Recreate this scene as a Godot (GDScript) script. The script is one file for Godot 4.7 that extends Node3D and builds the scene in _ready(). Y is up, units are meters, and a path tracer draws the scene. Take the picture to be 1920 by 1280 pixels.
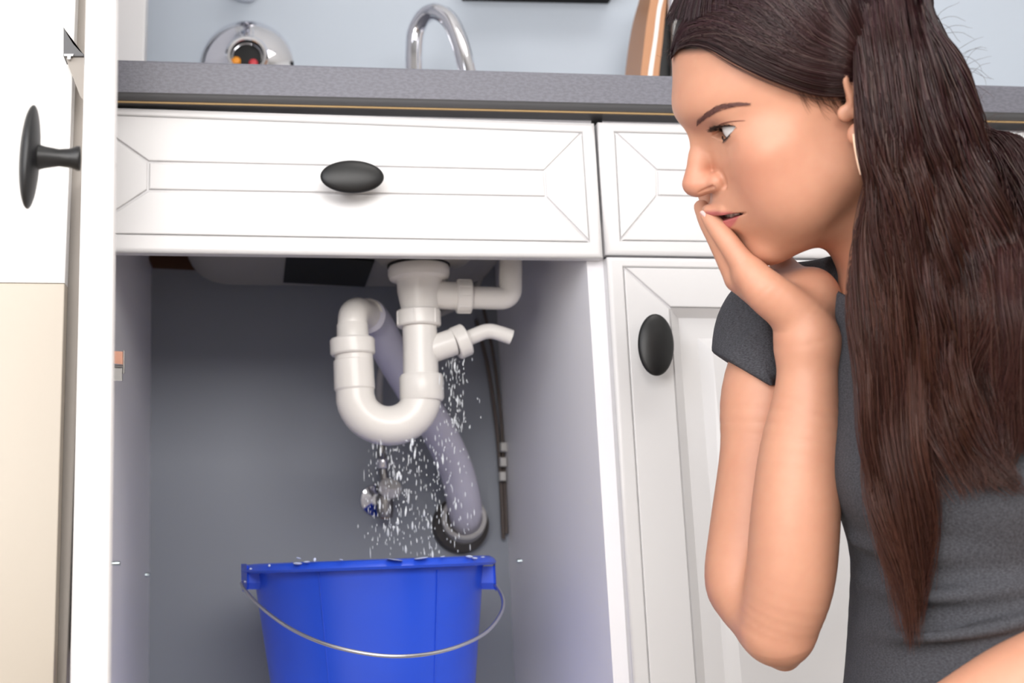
extends Node3D
# A woman crouching before an open sink cabinet whose trap leaks into a blue bucket.
# World: y up, metres; the cabinet fronts lie in the plane z = 0, the back wall at z = -0.6.

const FOC := 2264.0
const PX := 600.0
const PY := 640.0
const CAM := Vector3(0.0, 0.37, 1.35)
var fw: Vector3
var cr: Vector3
var cu: Vector3
var M := {}
var taken := {}
var noise := FastNoiseLite.new()

func _ready() -> void:
	# ---- camera
	var yaw = -atan2(100.0, 2301.7)
	var pitch = atan2(415.0, 2264.0)
	fw = Vector3(-sin(yaw) * cos(pitch), sin(pitch), -cos(yaw) * cos(pitch))
	cr = fw.cross(Vector3.UP).normalized()
	cu = cr.cross(fw)
	var cam = Camera3D.new()
	cam.name = "camera"
	cam.projection = Camera3D.PROJECTION_FRUSTUM
	cam.near = 0.1
	cam.far = 30.0
	cam.size = 0.1 * 1280.0 / FOC
	cam.frustum_offset = Vector2(0.1 * (960.0 - PX) / FOC, 0.1 * (PY - 640.0) / FOC)
	#CROP#
	cam.transform = Transform3D(Basis(cr, cu, -fw), CAM)
	var ca = CameraAttributesPhysical.new()
	ca.frustum_near = 0.1
	ca.frustum_far = 30.0
	ca.frustum_focal_length = 50.0
	ca.frustum_focus_distance = 1.12
	ca.exposure_aperture = 8.0
	ca.exposure_multiplier = 1.0
	cam.attributes = ca
	add_child(cam)
	# ---- sky (seen by nothing but the window) and exposure
	var we = WorldEnvironment.new()
	we.name = "environment"
	var env = Environment.new()
	env.background_mode = Environment.BG_SKY
	var sky = Sky.new()
	var psm = ProceduralSkyMaterial.new()
	psm.sky_top_color = Color(0.55, 0.68, 0.9)
	psm.sky_horizon_color = Color(0.85, 0.9, 0.97)
	psm.ground_bottom_color = Color(0.5, 0.5, 0.5)
	psm.ground_horizon_color = Color(0.8, 0.83, 0.87)
	sky.sky_material = psm
	env.sky = sky
	env.tonemap_mode = Environment.TONE_MAPPER_LINEAR
	env.tonemap_exposure = 1.0
	env.sdfgi_enabled = true
	env.ssao_enabled = true
	env.ssil_enabled = true
	we.environment = env
	add_child(we)
	# ---- large lights: ceiling panels before the cabinets and the tall window to the left of the camera
	area("ceiling_panel", Vector3(0.75, 2.44, 1.15), Vector3(0.75, 0.0, 1.1499), Vector2(1.1, 0.8), E_CEIL, Color(1.0, 0.985, 0.965))
	area("window_daylight", Vector3(-1.42, 1.25, 1.75), Vector3(0.45, 0.6, 0.9), Vector2(0.95, 1.5), E_WIN, Color(0.97, 0.98, 1.0))
	area("fill_softbox", Vector3(0.1, 1.35, 2.735), Vector3(0.15, 0.5, 0.0), Vector2(2.2, 0.9), E_KEY, Color(1.0, 0.99, 0.98))  # unseen softbox added to fill the cabinet interior
	area("low_fill", Vector3(-0.775, 0.62, 1.958), Vector3(0.37, 0.5, -0.1), Vector2(0.6, 0.6), E_LOW, Color(1.0, 0.99, 0.98))  # unseen low softbox added to brighten the inner side panels
	noise.seed = 7
	noise.frequency = 1.0
	materials()
	room()
	cabinets()
	counter_things()
	plumbing()
	bucket()
	person()

const E_CEIL := 0.9
const E_WIN := 1.9
const E_KEY := 5.0
const E_LOW := 1.25

func area(called: String, at_: Vector3, towards: Vector3, sz: Vector2, energy: float, col: Color) -> void:
	var l = AreaLight3D.new()
	l.name = called + "_light"
	l.area_size = sz
	l.light_energy = energy
	l.light_color = col
	l.area_range = 12.0
	l.area_attenuation = 2.0
	l.shadow_enabled = true
	var z = (at_ - towards).normalized()
	var up = Vector3.UP if absf(z.y) < 0.95 else Vector3(0, 0, -1)
	var x = up.cross(z).normalized()
	l.transform = Transform3D(Basis(x, z.cross(x), z), at_)
	add_child(l)

# ---------------------------------------------------------------- places and small helpers
func ray(px: float, py: float) -> Vector3:
	return fw + cr * ((px - PX) / FOC) + cu * ((PY - py) / FOC)

func at(px: float, py: float, z: float) -> Vector3:
	var r = ray(px, py)
	return CAM + r * ((z - CAM.z) / r.z)

func tag(o: Node, label := "", category := "", group := "", kind := "") -> Node:
	if label != "": o.set_meta("label", label)
	if category != "": o.set_meta("category", category)
	if group != "": o.set_meta("group", group)
	if kind != "": o.set_meta("kind", kind)
	return o

func base(called: String, where: Vector3, label: String, category: String, group := "") -> Node3D:
	var o = Node3D.new()
	o.name = called
	o.position = where
	add_child(o, true)
	tag(o, label, category, group)
	return o

func org(n: Node) -> Vector3:
	var p = Vector3.ZERO
	while n is Node3D and n != self:
		p += (n as Node3D).position
		n = n.get_parent()
	return p

# commits world-space triangles as one named mesh under parent
func put(st: SurfaceTool, called: String, m: Material, parent: Node = self, rebased := true) -> MeshInstance3D:
	var o = MeshInstance3D.new()
	o.name = called
	o.mesh = st.commit()
	o.mesh.surface_set_material(0, m)
	parent.add_child(o, true)
	if rebased and parent != self:
		o.position = -org(parent)
	return o

func new_st() -> SurfaceTool:
	var st = SurfaceTool.new()
	st.begin(Mesh.PRIMITIVE_TRIANGLES)
	return st

func done(st: SurfaceTool) -> SurfaceTool:
	st.generate_normals()
	return st

func tri(st: SurfaceTool, a: Vector3, b: Vector3, c: Vector3) -> void:
	st.add_vertex(a); st.add_vertex(b); st.add_vertex(c)

func quad(st: SurfaceTool, a: Vector3, b: Vector3, c: Vector3, d: Vector3) -> void:
	tri(st, a, b, c); tri(st, a, c, d)

func poly(st: SurfaceTool, p: Array) -> void:
	for i in range(1, p.size() - 1):
		tri(st, p[0], p[i], p[i + 1])

func inset(p: Array, n: Vector3, d: float) -> Array:
	var out = []
	var c = p.size()
	for i in c:
		var a: Vector3 = p[(i + c - 1) % c]
		var b: Vector3 = p[i]
		var e: Vector3 = p[(i + 1) % c]
		var u = (b - a).normalized()
		var w = (e - b).normalized()
		var nu = n.cross(u).normalized()
		var nw = n.cross(w).normalized()
		var m = (nu + nw)
		m = m / maxf(0.2, m.length_squared() * 0.5)
		out.append(b - m * d)
	return out

# a board: its front outline (clockwise seen from the front), front normal, thickness, rounded front edge
func board(st: SurfaceTool, p: Array, n: Vector3, thick: float, bev: float, steps := 2, closed := true) -> void:
	var rings = []
	var c = p.size()
	var back = []
	for v in p: back.append(v - n * thick)
	rings.append(back)
	for k in steps + 1:
		var t = float(k) / steps * PI / 2
		var ins = inset(p, n, bev * (1.0 - cos(t)))
		var r = []
		for v in ins: r.append(v - n * bev * (1.0 - sin(t)))
		rings.append(r)
	st.set_smooth_group(-1)
	for k in rings.size() - 1:
		for i in c:
			var j = (i + 1) % c
			quad(st, rings[k][i], rings[k + 1][i], rings[k + 1][j], rings[k][j])
	poly(st, rings[-1])
	if closed:
		var b = back.duplicate()
		b.reverse()
		poly(st, b)

func box(st: SurfaceTool, lo: Vector3, hi: Vector3, bev := 0.0) -> void:
	var p = [Vector3(lo.x, hi.y, hi.z), Vector3(hi.x, hi.y, hi.z), Vector3(hi.x, lo.y, hi.z), Vector3(lo.x, lo.y, hi.z)]
	board(st, p, Vector3(0, 0, 1), hi.z - lo.z, maxf(bev, 0.0002), 2)

# any hexahedron from its front four and back four corners (both clockwise seen from the front)
func hexa(st: SurfaceTool, f: Array, b: Array) -> void:
	st.set_smooth_group(-1)
	poly(st, f)
	for i in 4:
		var j = (i + 1) % 4
		quad(st, b[i], f[i], f[j], b[j])
	poly(st, [b[3], b[2], b[1], b[0]])

# turned shape: profile of (radius, height) along axis
func lathe(st: SurfaceTool, prof: Array, at_: Vector3, axis: Vector3, segs := 40, squash := Vector2.ONE, side := Vector3.ZERO) -> void:
	var y = axis.normalized()
	var x = (side if side != Vector3.ZERO else (Vector3(0, 0, 1) if absf(y.z) < 0.9 else Vector3(1, 0, 0)))
	x = (x - y * x.dot(y)).normalized()
	var z = x.cross(y)
	var g = 1
	for k in prof.size() - 1:
		var a: Vector2 = prof[k]
		var b: Vector2 = prof[k + 1]
		if k > 0:
			var pa: Vector2 = prof[k - 1]
			if absf((a - pa).angle_to(b - a)) > 0.6: g += 1
		st.set_smooth_group(g)
		for i in segs:
			var t0 = TAU * i / segs
			var t1 = TAU * (i + 1) / segs
			var d0 = x * cos(t0) * squash.x + z * sin(t0) * squash.y
			var d1 = x * cos(t1) * squash.x + z * sin(t1) * squash.y
			var p00 = at_ + d0 * a.x + y * a.y
			var p01 = at_ + d1 * a.x + y * a.y
			var p10 = at_ + d0 * b.x + y * b.y
			var p11 = at_ + d1 * b.x + y * b.y
			if a.x < 1e-6: tri(st, p00, p11, p10)
			elif b.x < 1e-6: tri(st, p00, p01, p10)
			else: quad(st, p00, p01, p11, p10)

func smooth_path(p: Array, n := 6) -> Array:
	var out = []
	for i in p.size() - 1:
		var a = p[maxi(i - 1, 0)]
		var b = p[i]
		var c = p[i + 1]
		var d = p[mini(i + 2, p.size() - 1)]
		for k in n:
			var t = float(k) / n
			out.append(0.5 * ((2 * b) + (c - a) * t + (2 * a - 5 * b + 4 * c - d) * t * t + (3 * b - a - 3 * c + d) * t * t * t))
	out.append(p[-1])
	return out

# a round tube along points; radii one number or one per point
func tube(st: SurfaceTool, p: Array, r, segs := 16, caps := true, group := 1) -> void:
	var n = p.size()
	var t: Vector3 = (p[1] - p[0]).normalized()
	var u = t.cross(Vector3(0.13, 0.97, 0.2)).normalized()
	var rings = []
	for i in n:
		var t2: Vector3 = ((p[mini(i + 1, n - 1)] - p[maxi(i - 1, 0)]) as Vector3).normalized()
		u = (u - t2 * u.dot(t2)).normalized()
		var w = t2.cross(u)
		var rr: float = r[i] if r is Array else r
		var ring = []
		for k in segs:
			var a = TAU * k / segs
			ring.append(p[i] + (u * cos(a) + w * sin(a)) * rr)
		rings.append(ring)
	st.set_smooth_group(group)
	for i in n - 1:
		for k in segs:
			var j = (k + 1) % segs
			quad(st, rings[i][k], rings[i + 1][k], rings[i + 1][j], rings[i][j])
	if caps:
		st.set_smooth_group(-1)
		var a: Array = rings[0].duplicate()
		poly(st, a)
		var b: Array = rings[n - 1].duplicate()
		b.reverse()
		poly(st, b)

func mat(called: String, c: Color, rough := 0.5, metal := 0.0) -> StandardMaterial3D:
	var m = StandardMaterial3D.new()
	m.resource_name = called
	m.albedo_color = c
	m.roughness = rough
	m.metallic = metal
	M[called] = m
	return m

func noise_tex(freq: float, sd: int, octaves := 4, ramp: Array = [], bump := 0.0, size := 512) -> NoiseTexture2D:
	var t = NoiseTexture2D.new()
	var n = FastNoiseLite.new()
	n.seed = sd
	n.frequency = freq
	n.fractal_octaves = octaves
	t.noise = n
	t.width = size
	t.height = size
	t.seamless = true
	if bump > 0.0:
		t.as_normal_map = true
		t.bump_strength = bump
	if ramp:
		var g = Gradient.new()
		g.offsets = PackedFloat32Array([0.3, 0.7])
		g.colors = PackedColorArray(ramp)
		t.color_ramp = g
	return t

func tri_map(m: StandardMaterial3D, scale: Vector3) -> void:
	m.uv1_triplanar = true
	m.uv1_scale = scale

func materials() -> void:
	var m = mat("white_lacquer", Color(0.86, 0.855, 0.86), 0.32)
	m.normal_enabled = true
	m.normal_texture = noise_tex(0.02, 3, 3, [], 1.0)
	m.normal_scale = 0.03
	tri_map(m, Vector3(3, 3, 3))
	mat("white_board", Color(0.955, 0.95, 0.97), 0.45)
	mat("wall_paint", Color(0.72, 0.755, 0.80), 0.7)
	mat("room_paint", Color(0.92, 0.92, 0.915), 0.8)
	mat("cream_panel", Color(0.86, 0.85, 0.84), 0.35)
	mat("shaded_panel", Color(0.70, 0.66, 0.605), 0.4)  # beige stands for the shade on the lower tall panel
	mat("back_grey", Color(0.56, 0.58, 0.62), 0.5)
	m = mat("worktop", Color(1, 1, 1), 0.42)
	m.albedo_texture = noise_tex(0.05, 11, 5, [Color(0.385, 0.385, 0.42), Color(0.43, 0.43, 0.47)])
	m.normal_enabled = true
	m.normal_texture = noise_tex(0.12, 12, 3, [], 3.0)
	m.normal_scale = 0.25
	tri_map(m, Vector3(5, 12, 12))
	mat("worktop_edge", Color(0.32, 0.32, 0.33), 0.5)  # dark tone, also painted as shade under the worktop nose
	mat("particle_board", Color(0.72, 0.6, 0.42), 0.8)
	mat("black_knob", Color(0.055, 0.055, 0.062), 0.42)
	mat("chrome", Color(0.9, 0.9, 0.92), 0.06, 1.0)
	mat("steel", Color(0.62, 0.61, 0.6), 0.35, 1.0)
	mat("brushed_steel", Color(0.6, 0.585, 0.57), 0.55, 0.35)
	mat("bronze", Color(0.75, 0.56, 0.48), 0.3, 1.0)
	mat("pvc", Color(0.93, 0.915, 0.9), 0.3)
	mat("pvc_shade", Color(0.8, 0.79, 0.8), 0.45)
	mat("hose_grey", Color(0.82, 0.81, 0.87), 0.5)
	mat("rubber", Color(0.05, 0.05, 0.055), 0.7)
	mat("pad", Color(0.035, 0.032, 0.03), 0.85)
	mat("wood_block", Color(0.3, 0.17, 0.09), 0.7)
	mat("tan_wood", Color(0.72, 0.52, 0.38), 0.45)
	mat("cable", Color(0.35, 0.31, 0.29), 0.6)
	mat("clip", Color(0.75, 0.74, 0.73), 0.5)
	mat("grey_brown", Color(0.58, 0.555, 0.53), 0.7)
	mat("sleeve_grey", Color(0.3, 0.285, 0.275), 0.6)
	mat("red_dot", Color(0.8, 0.2, 0.25), 0.4)
	mat("orange_dot", Color(0.95, 0.6, 0.1), 0.4)
	m = mat("bucket_blue", Color(0.155, 0.325, 0.85), 0.3)
	m.normal_enabled = true
	m.normal_texture = noise_tex(0.015, 23, 3, [], 1.0)
	m.normal_scale = 0.05
	tri_map(m, Vector3(4, 2, 4))
	mat("bail_wire", Color(0.78, 0.78, 0.8), 0.32, 0.9)
	mat("splash", Color(0.78, 0.82, 0.95), 0.1)
	mat("floor_tile", Color(0.62, 0.58, 0.54), 0.5)
	mat("skirting", Color(0.9, 0.9, 0.9), 0.5)
	mat("pin", Color(0.75, 0.8, 0.82), 0.2, 1.0)
	m = mat("lamp_glow", Color(1, 1, 1), 0.6)
	m.emission_enabled = true
	m.emission = Color(1, 0.98, 0.95)
	m.emission_energy_multiplier = 1.5
	m = mat("water", Color(0.96, 0.98, 1.0), 0.05)
	m = mat("skin", Color(1, 1, 1), 0.5)
	m.vertex_color_use_as_albedo = true
	m.subsurf_scatter_enabled = true
	m.subsurf_scatter_strength = 0.12
	m.normal_enabled = true
	m.normal_texture = noise_tex(0.06, 31, 4, [], 2.0)
	m.normal_scale = 0.06
	tri_map(m, Vector3(16, 16, 16))
	m = mat("shirt", Color(1, 1, 1), 0.9)
	m.albedo_texture = noise_tex(0.09, 17, 5, [Color(0.185, 0.187, 0.205), Color(0.31, 0.312, 0.335)])
	m.normal_enabled = true
	m.normal_texture = noise_tex(0.09, 18, 4, [], 6.0)
	m.normal_scale = 0.5
	tri_map(m, Vector3(9, 22, 9))
	m = mat("hair", Color(1, 1, 1), 0.36)
	m.vertex_color_use_as_albedo = true
	m.metallic_specular = 0.38
	mat("sclera", Color(0.93, 0.92, 0.92), 0.15)
	mat("iris", Color(0.17, 0.1, 0.07), 0.12)
	mat("pupil", Color(0.01, 0.01, 0.01), 0.08)
	mat("teeth", Color(0.9, 0.88, 0.84), 0.2)
	mat("mouth", Color(0.12, 0.03, 0.03), 0.5)
	mat("crease", Color(0.45, 0.27, 0.22), 0.6)
	mat("brow", Color(0.42, 0.28, 0.255), 0.6)
	mat("lash", Color(0.025, 0.02, 0.025), 0.5)
	mat("gold", Color(0.97, 0.83, 0.72), 0.35, 0.25)
	mat("nail", Color(0.95, 0.78, 0.76), 0.25)
	m = mat("window_glass", Color(0.9, 0.95, 1.0, 0.08), 0.02)
	m.transparency = BaseMaterial3D.TRANSPARENCY_ALPHA

# ---------------------------------------------------------------- the room
func slab_box(called: String, lo: Vector3, hi: Vector3, m: String) -> MeshInstance3D:
	var st = new_st()
	box(st, lo, hi)
	var o = put(done(st), called, M[m])
	tag(o, "", "", "", "structure")
	return o

func room() -> void:
	slab_box("floor", Vector3(-1.6, -0.05, -0.7), Vector3(2.6, 0.0, 3.3), "floor_tile")
	slab_box("ceiling", Vector3(-1.6, 2.5, -0.7), Vector3(2.6, 2.56, 3.3), "room_paint")
	slab_box("wall_back", Vector3(-1.6, 0, -0.68), Vector3(2.6, 2.5, -0.6), "wall_paint")
	slab_box("wall_right", Vector3(2.5, 0, -0.6), Vector3(2.6, 2.5, 3.3), "room_paint")
	slab_box("wall_front", Vector3(-1.6, 0, 3.2), Vector3(2.5, 2.5, 3.3), "room_paint")
	# left wall with its window opening
	var st = new_st()
	box(st, Vector3(-1.6, 0, -0.6), Vector3(-1.5, 2.5, 1.2))
	box(st, Vector3(-1.6, 0, 2.3), Vector3(-1.5, 2.5, 3.2))
	box(st, Vector3(-1.6, 0, 1.2), Vector3(-1.5, 0.4, 2.3))
	box(st, Vector3(-1.6, 2.1, 1.2), Vector3(-1.5, 2.5, 2.3))
	tag(put(done(st), "wall_left", M.room_paint), "", "", "", "structure")
	var w = Node3D.new()
	w.name = "window_1"
	w.position = Vector3(-1.55, 0.4, 1.75)
	add_child(w)
	tag(w, "", "", "", "structure")
	st = new_st()
	for b in [[1.2, 1.25, 0.4, 2.1], [2.25, 2.3, 0.4, 2.1], [1.25, 2.25, 0.4, 0.45], [1.25, 2.25, 2.05, 2.1], [1.725, 1.775, 0.45, 2.05]]:
		box(st, Vector3(-1.57, b[2], b[0]), Vector3(-1.52, b[3], b[1]), 0.004)
	put(done(st), "window_frame", M.white_lacquer, w)
	for z in [1.25, 1.775]:
		st = new_st()
		box(st, Vector3(-1.549, 0.45, z), Vector3(-1.545, 2.05, z + 0.475))
		put(done(st), "pane", M.window_glass, w)
	# the ceiling panel that glows, and the unseen softbox added behind the camera as fill
	var c := Vector3(0.75, 2.5, 1.15)
	var l := base("ceiling_light", c, "flat square ceiling lamp above the kitchen floor", "lamp")
	st = new_st()
	box(st, c + Vector3(-0.58, -0.05, -0.43), c + Vector3(0.58, 0.0, 0.43), 0.005)
	put(done(st), "frame", M.white_board, l)
	st = new_st()
	box(st, c + Vector3(-0.55, -0.054, -0.4), c + Vector3(0.55, -0.05, 0.4), 0.001)
	put(done(st), "diffuser", M.lamp_glow, l)
	l = base("fill_softbox", Vector3(0.1, 0.0, 2.9), "wide unseen softbox added behind the camera to fill the cabinet interior", "lamp")
	var fc := Vector3(0.1, 1.35, 2.76)
	var dz := (fc - Vector3(0.15, 0.5, 0.0)).normalized()
	var dx := Vector3.UP.cross(dz).normalized()
	var dyy := dz.cross(dx)
	st = new_st()
	var fp := []
	for q in [[-1.12, 0.47], [1.12, 0.47], [1.12, -0.47], [-1.12, -0.47]]: fp.append(fc + dx * q[0] + dyy * q[1])
	var bp := []
	for q in [[-0.12, 0.12], [0.12, 0.12], [0.12, -0.12], [-0.12, -0.12]]: bp.append(fc + dx * q[0] + dyy * q[1] + dz * 0.3)
	hexa(st, [fp[0], fp[3], fp[2], fp[1]] if false else fp, bp)
	put(done(st), "housing", M.rubber, l)
	st = new_st()
	var dp := []
	for q in [[-1.1, 0.45], [1.1, 0.45], [1.1, -0.45], [-1.1, -0.45]]: dp.append(fc - dz * 0.004 + dx * q[0] + dyy * q[1])
	board(st, dp, -dz if false else -dz, 0.003, 0.0005)
	put(done(st), "diffuser", M.lamp_glow, l)
	st = new_st()
	tube(st, [Vector3(0.08, 0.02, 2.98), Vector3(0.08, 1.35, 2.98)], 0.016, 16)
	put(done(st), "pole", M.rubber, l)
	low_softbox()
	for k in 3:
		st = new_st()
		var an := TAU * k / 3.0 + 0.4
		tube(st, [Vector3(0.08, 0.35, 2.98), Vector3(0.08 + cos(an) * 0.2, 0.012, 2.96 + sin(an) * 0.2)], 0.011, 12)
		put(done(st), "leg", M.rubber, l)
	# white upright standing at the back left on the worktop
	st = new_st()
	var tb := at(270, 112, -0.2)
	var ta := at(140, 112, -0.2)
	board(st, [Vector3(ta.x, 2.3, -0.2), Vector3(tb.x + 0.004, 2.3, -0.2), Vector3(tb.x, 0.905, -0.2), Vector3(ta.x, 0.905, -0.2)], Vector3(0, 0, 1), 0.03, 0.003)
	tag(put(done(st), "trim_1", M.white_lacquer), "", "", "", "structure")

func low_softbox() -> void:  # added lamp out of view, for light inside the cabinet
	var l := base("fill_softbox", Vector3(-0.78, 0.0, 2.05), "small unseen softbox added left of the camera to brighten the cabinet interior", "lamp")
	var fc := Vector3(-0.78, 0.62, 1.97)
	var dz := (fc - Vector3(0.37, 0.5, -0.1)).normalized()
	var dx := Vector3.UP.cross(dz).normalized()
	var dy := dz.cross(dx)
	var st := new_st()
	var fp := []
	var bp := []
	var dp := []
	for q in [[-1, 1], [1, 1], [1, -1], [-1, -1]]:
		fp.append(fc + dx * q[0] * 0.32 + dy * q[1] * 0.32)
		bp.append(fc + dx * q[0] * 0.1 + dy * q[1] * 0.1 + dz * 0.2)
		dp.append(fc - dz * 0.004 + dx * q[0] * 0.3 + dy * q[1] * 0.3)
	hexa(st, fp, bp)
	put(done(st), "housing", M.rubber, l)
	st = new_st()
	board(st, dp, -dz, 0.003, 0.0005)
	put(done(st), "diffuser", M.lamp_glow, l)
	st = new_st()
	tube(st, [Vector3(-0.85, 0.012, 2.14), Vector3(-0.85, 0.62, 2.14)], 0.014, 14)
	put(done(st), "pole", M.rubber, l)
	st = new_st()
	lathe(st, [Vector2(0, 0), Vector2(0.16, 0), Vector2(0.16, 0.008), Vector2(0.02, 0.014), Vector2(0, 0.014)], Vector3(-0.85, 0, 2.14), Vector3.UP, 32)
	put(done(st), "foot", M.rubber, l)

# a door or drawer front made of mitred raised plates on a base board
func plate(st: SurfaceTool, pts: Array, z: float, g := 0.0013, thick := 0.0035, bev := 0.0014) -> void:
	var p = []
	for q in pts: p.append(at(q[0], q[1], z))
	board(st, inset(p, Vector3(0, 0, 1), g), Vector3(0, 0, 1), thick, bev, 3, false)

func oval_knob(o: Node3D, base_at: Vector3, axis: Vector3, long_dir: Vector3, long_r: float, short_r: float, reach: float) -> void:
	var k = Node3D.new()
	k.name = "knob"
	k.position = base_at - org(o)
	o.add_child(k, true)
	tag(k, "matt black oval knob")
	var st = new_st()
	var s = reach / 0.034
	lathe(st, [Vector2(0, 0), Vector2(0.0085, 0), Vector2(0.0085, 0.002), Vector2(0.0068, 0.006), Vector2(0.006, 0.014), Vector2(0.0075, 0.023), Vector2(0.0095, 0.027 * s)], base_at, axis, 28)
	put(done(st), "knob_stem", M.black_knob, k)
	st = new_st()
	var prof = [Vector2(0, 0.0)]
	for i in 9:
		var t = PI * (i + 0.5) / 18.0
		prof.append(Vector2(sin(t), -cos(t) * 0.32 + 0.32 - 0.016))
	for i in 10:
		var t = PI / 2 * i / 9.0
		prof.append(Vector2(cos(t), sin(t) * 0.40 + 0.32))
	var side = long_dir
	var c = base_at + axis * (reach - 0.011)
	var y = axis.normalized()
	var x = side.normalized()
	var z = x.cross(y)
	st.set_smooth_group(1)
	for q in prof.size() - 1:
		for i in 48:
			var ps = []
			for e in [[q, i], [q, i + 1], [q + 1, i + 1], [q + 1, i]]:
				var a = TAU * e[1] / 48.0
				var v: Vector2 = prof[e[0]]
				ps.append(c + (x * cos(a) * long_r + z * sin(a) * short_r) * v.x + y * v.y * 0.0175)
			quad(st, ps[0], ps[1], ps[2], ps[3])
	put(done(st), "knob_disc", M.black_knob, k)

func cabinets() -> void:
	var st: SurfaceTool
	# ---- worktop
	var w = base("worktop", at(900, 180, 0.0), "dark grey stone-look kitchen worktop running above the white cabinets", "worktop")
	st = new_st()
	var x0 = -0.75
	var x1 = 1.35
	var zt = 0.02
	var dy = func(x: float) -> float: return 0.0
	var tl = at(-700, 84, zt); var tr := at(2700, 183, zt)
	var bl := at(-700, 150.8, zt); var br := at(2700, 229.2, zt)
	var rings := []
	var noses := []
	for e in [[tl, bl], [tr, br]]:
		var up: Vector3 = e[0]
		var lo: Vector3 = e[1]
		rings.append([up + Vector3(0, 0, -0.615), up + Vector3(0, 0, -0.003), up + Vector3(0, -0.0009, -0.0009), up + Vector3(0, -0.003, 0), lo, lo + Vector3(0, 0, -0.615)])
		var nose := [lo]
		for t in [15.0, 35.0, 55.0, 75.0, 90.0]:
			var a := deg_to_rad(t)
			nose.append(lo + Vector3(0, -0.0072 * sin(a), -0.0012 - 0.0072 * (1 - cos(a))))
		nose.append(lo + Vector3(0, -0.0072, -0.6))
		nose.append(lo + Vector3(0, -0.0002, -0.6))
		noses.append(nose)
	for part in [["slab", rings, "worktop", 99], ["shaded_nose", noses, "worktop_edge", 5]]:  # second band is coloured darker for the shade under the rounded nose
		st = new_st()
		var rr: Array = part[1]
		for i in rr[0].size():
			var j: int = (i + 1) % rr[0].size()
			st.set_smooth_group(3 if i >= 1 and i < part[3] and part[3] < 99 else -1)
			quad(st, rr[0][i], rr[0][j], rr[1][j], rr[1][i])
		st.set_smooth_group(-1)
		poly(st, rr[1]); var e0: Array = rr[0].duplicate(); e0.reverse(); poly(st, e0)
		put(done(st), part[0], M[part[2]], w)
	st = new_st()
	var n0 := bl + Vector3(0, -0.0072, -0.0095); var n1 := br + Vector3(0, -0.0072, -0.0095)
	var dn := Vector3(0, -0.0016, 0)
	var bk := Vector3(0, 0, -0.0025)
	hexa(st, [n0, n1, n1 + dn, n0 + dn], [n0 + bk, n1 + bk, n1 + dn + bk, n0 + dn + bk])
	put(done(st), "edge_strip", M.particle_board, w)

	# ---- sink cabinet
	var c = base("sink_cabinet", Vector3(0.1, 0.08, -0.25), "white open sink cabinet with pipes inside and a grooved drawer front", "cabinet")
	var zf = -0.02
	var zb = -0.5
	st = new_st()   # right side panel: inner face from (1105..1150) in front to (932..965) behind
	var rf = [at(1095.5, 420, zf), at(1128, 420, zf), at(1200, 1560, zf), at(1168, 1560, zf)]
	var rb = [at(924, 420, zb), at(950, 420, zb), at(1000, 1560, zb), at(979, 1560, zb)]
	hexa(st, rf, rb)
	put(done(st), "side_panel", M.white_board, c)
	st = new_st()
	var lf = [at(170, 400, zf), at(200, 400, zf), at(190, 1560, zf), at(160, 1560, zf)]
	var lb = [at(262, 400, zb), at(285, 400, zb), at(277, 1560, zb), at(254, 1560, zb)]
	hexa(st, lf, lb)
	put(done(st), "side_panel", M.white_board, c)
	st = new_st()
	hexa(st, [at(240, 380, zb), at(1010, 380, zb), at(1010, 1570, zb), at(240, 1570, zb)], [at(240, 380, zb) - Vector3(0, 0, 0.01), at(1010, 380, zb) - Vector3(0, 0, 0.01), at(1010, 1570, zb) - Vector3(0, 0, 0.01), at(240, 1570, zb) - Vector3(0, 0, 0.01)])
	put(done(st), "back_panel", M.back_grey, c)
	st = new_st()
	box(st, Vector3(-0.2, 0.084, -0.5), Vector3(0.40, 0.1, -0.02), 0.001)
	put(done(st), "base_panel", M.white_board, c)
	st = new_st()
	box(st, Vector3(-0.19, 0.0, -0.10), Vector3(0.41, 0.082, -0.085), 0.001)
	put(done(st), "plinth", M.white_board, c)
	st = new_st()   # wooden corner block under the worktop
	hexa(st, [at(262, 440, -0.46), at(374, 440, -0.46), at(376, 507, -0.46), at(286, 503, -0.46)], [at(262, 440, -0.498), at(374, 440, -0.498), at(376, 505, -0.498), at(286, 501, -0.498)])
	put(done(st), "corner_block", M.wood_block, c)
	st = new_st()   # rail above the drawer
	hexa(st, [at(60, 192, -0.019), at(1108, 216, -0.019), at(1110, 262, -0.019), at(60, 262, -0.019)], [at(60, 192, -0.05), at(1108, 216, -0.05), at(1110, 262, -0.05), at(60, 262, -0.05)])
	put(done(st), "rail", M.white_board, c)
	# shelf pins and screw holes in the side panels
	for q in [[1100, 1023, -0.13, 1], [982, 1051, -0.42, 1], [268, 1077, -0.44, -1], [209, 1056, -0.06, -1]]:
		st = new_st()
		var p = at(q[0], q[1], q[2])
		lathe(st, [Vector2(0, -0.004), Vector2(0.0026, -0.004), Vector2(0.0026, 0.009), Vector2(0.002, 0.01), Vector2(0, 0.01)], p, Vector3(-q[3], 0, 0), 14)
		put(done(st), "shelf_pin", M.pin, c)
	for q in [[1090, 651, -0.085], [1094, 709, -0.085]]:
		st = new_st()
		lathe(st, [Vector2(0, 0.0), Vector2(0.0016, 0.0), Vector2(0.0012, 0.0012), Vector2(0, 0.0012)], at(q[0], q[1], q[2]), Vector3(-1, 0, 0), 10)
		put(done(st), "screw_cap", M.grey_brown, c)
	# drawer front
	drawer(c, [[60, 197], [1114, 231], [1130.5, 483], [60, 470]], [[150, 212], [1093, 247], [1107, 454.5], [150, 438]], [[278, 303], [1021, 320], [1024, 369], [277, 356]], Vector2(660, 326))
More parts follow.
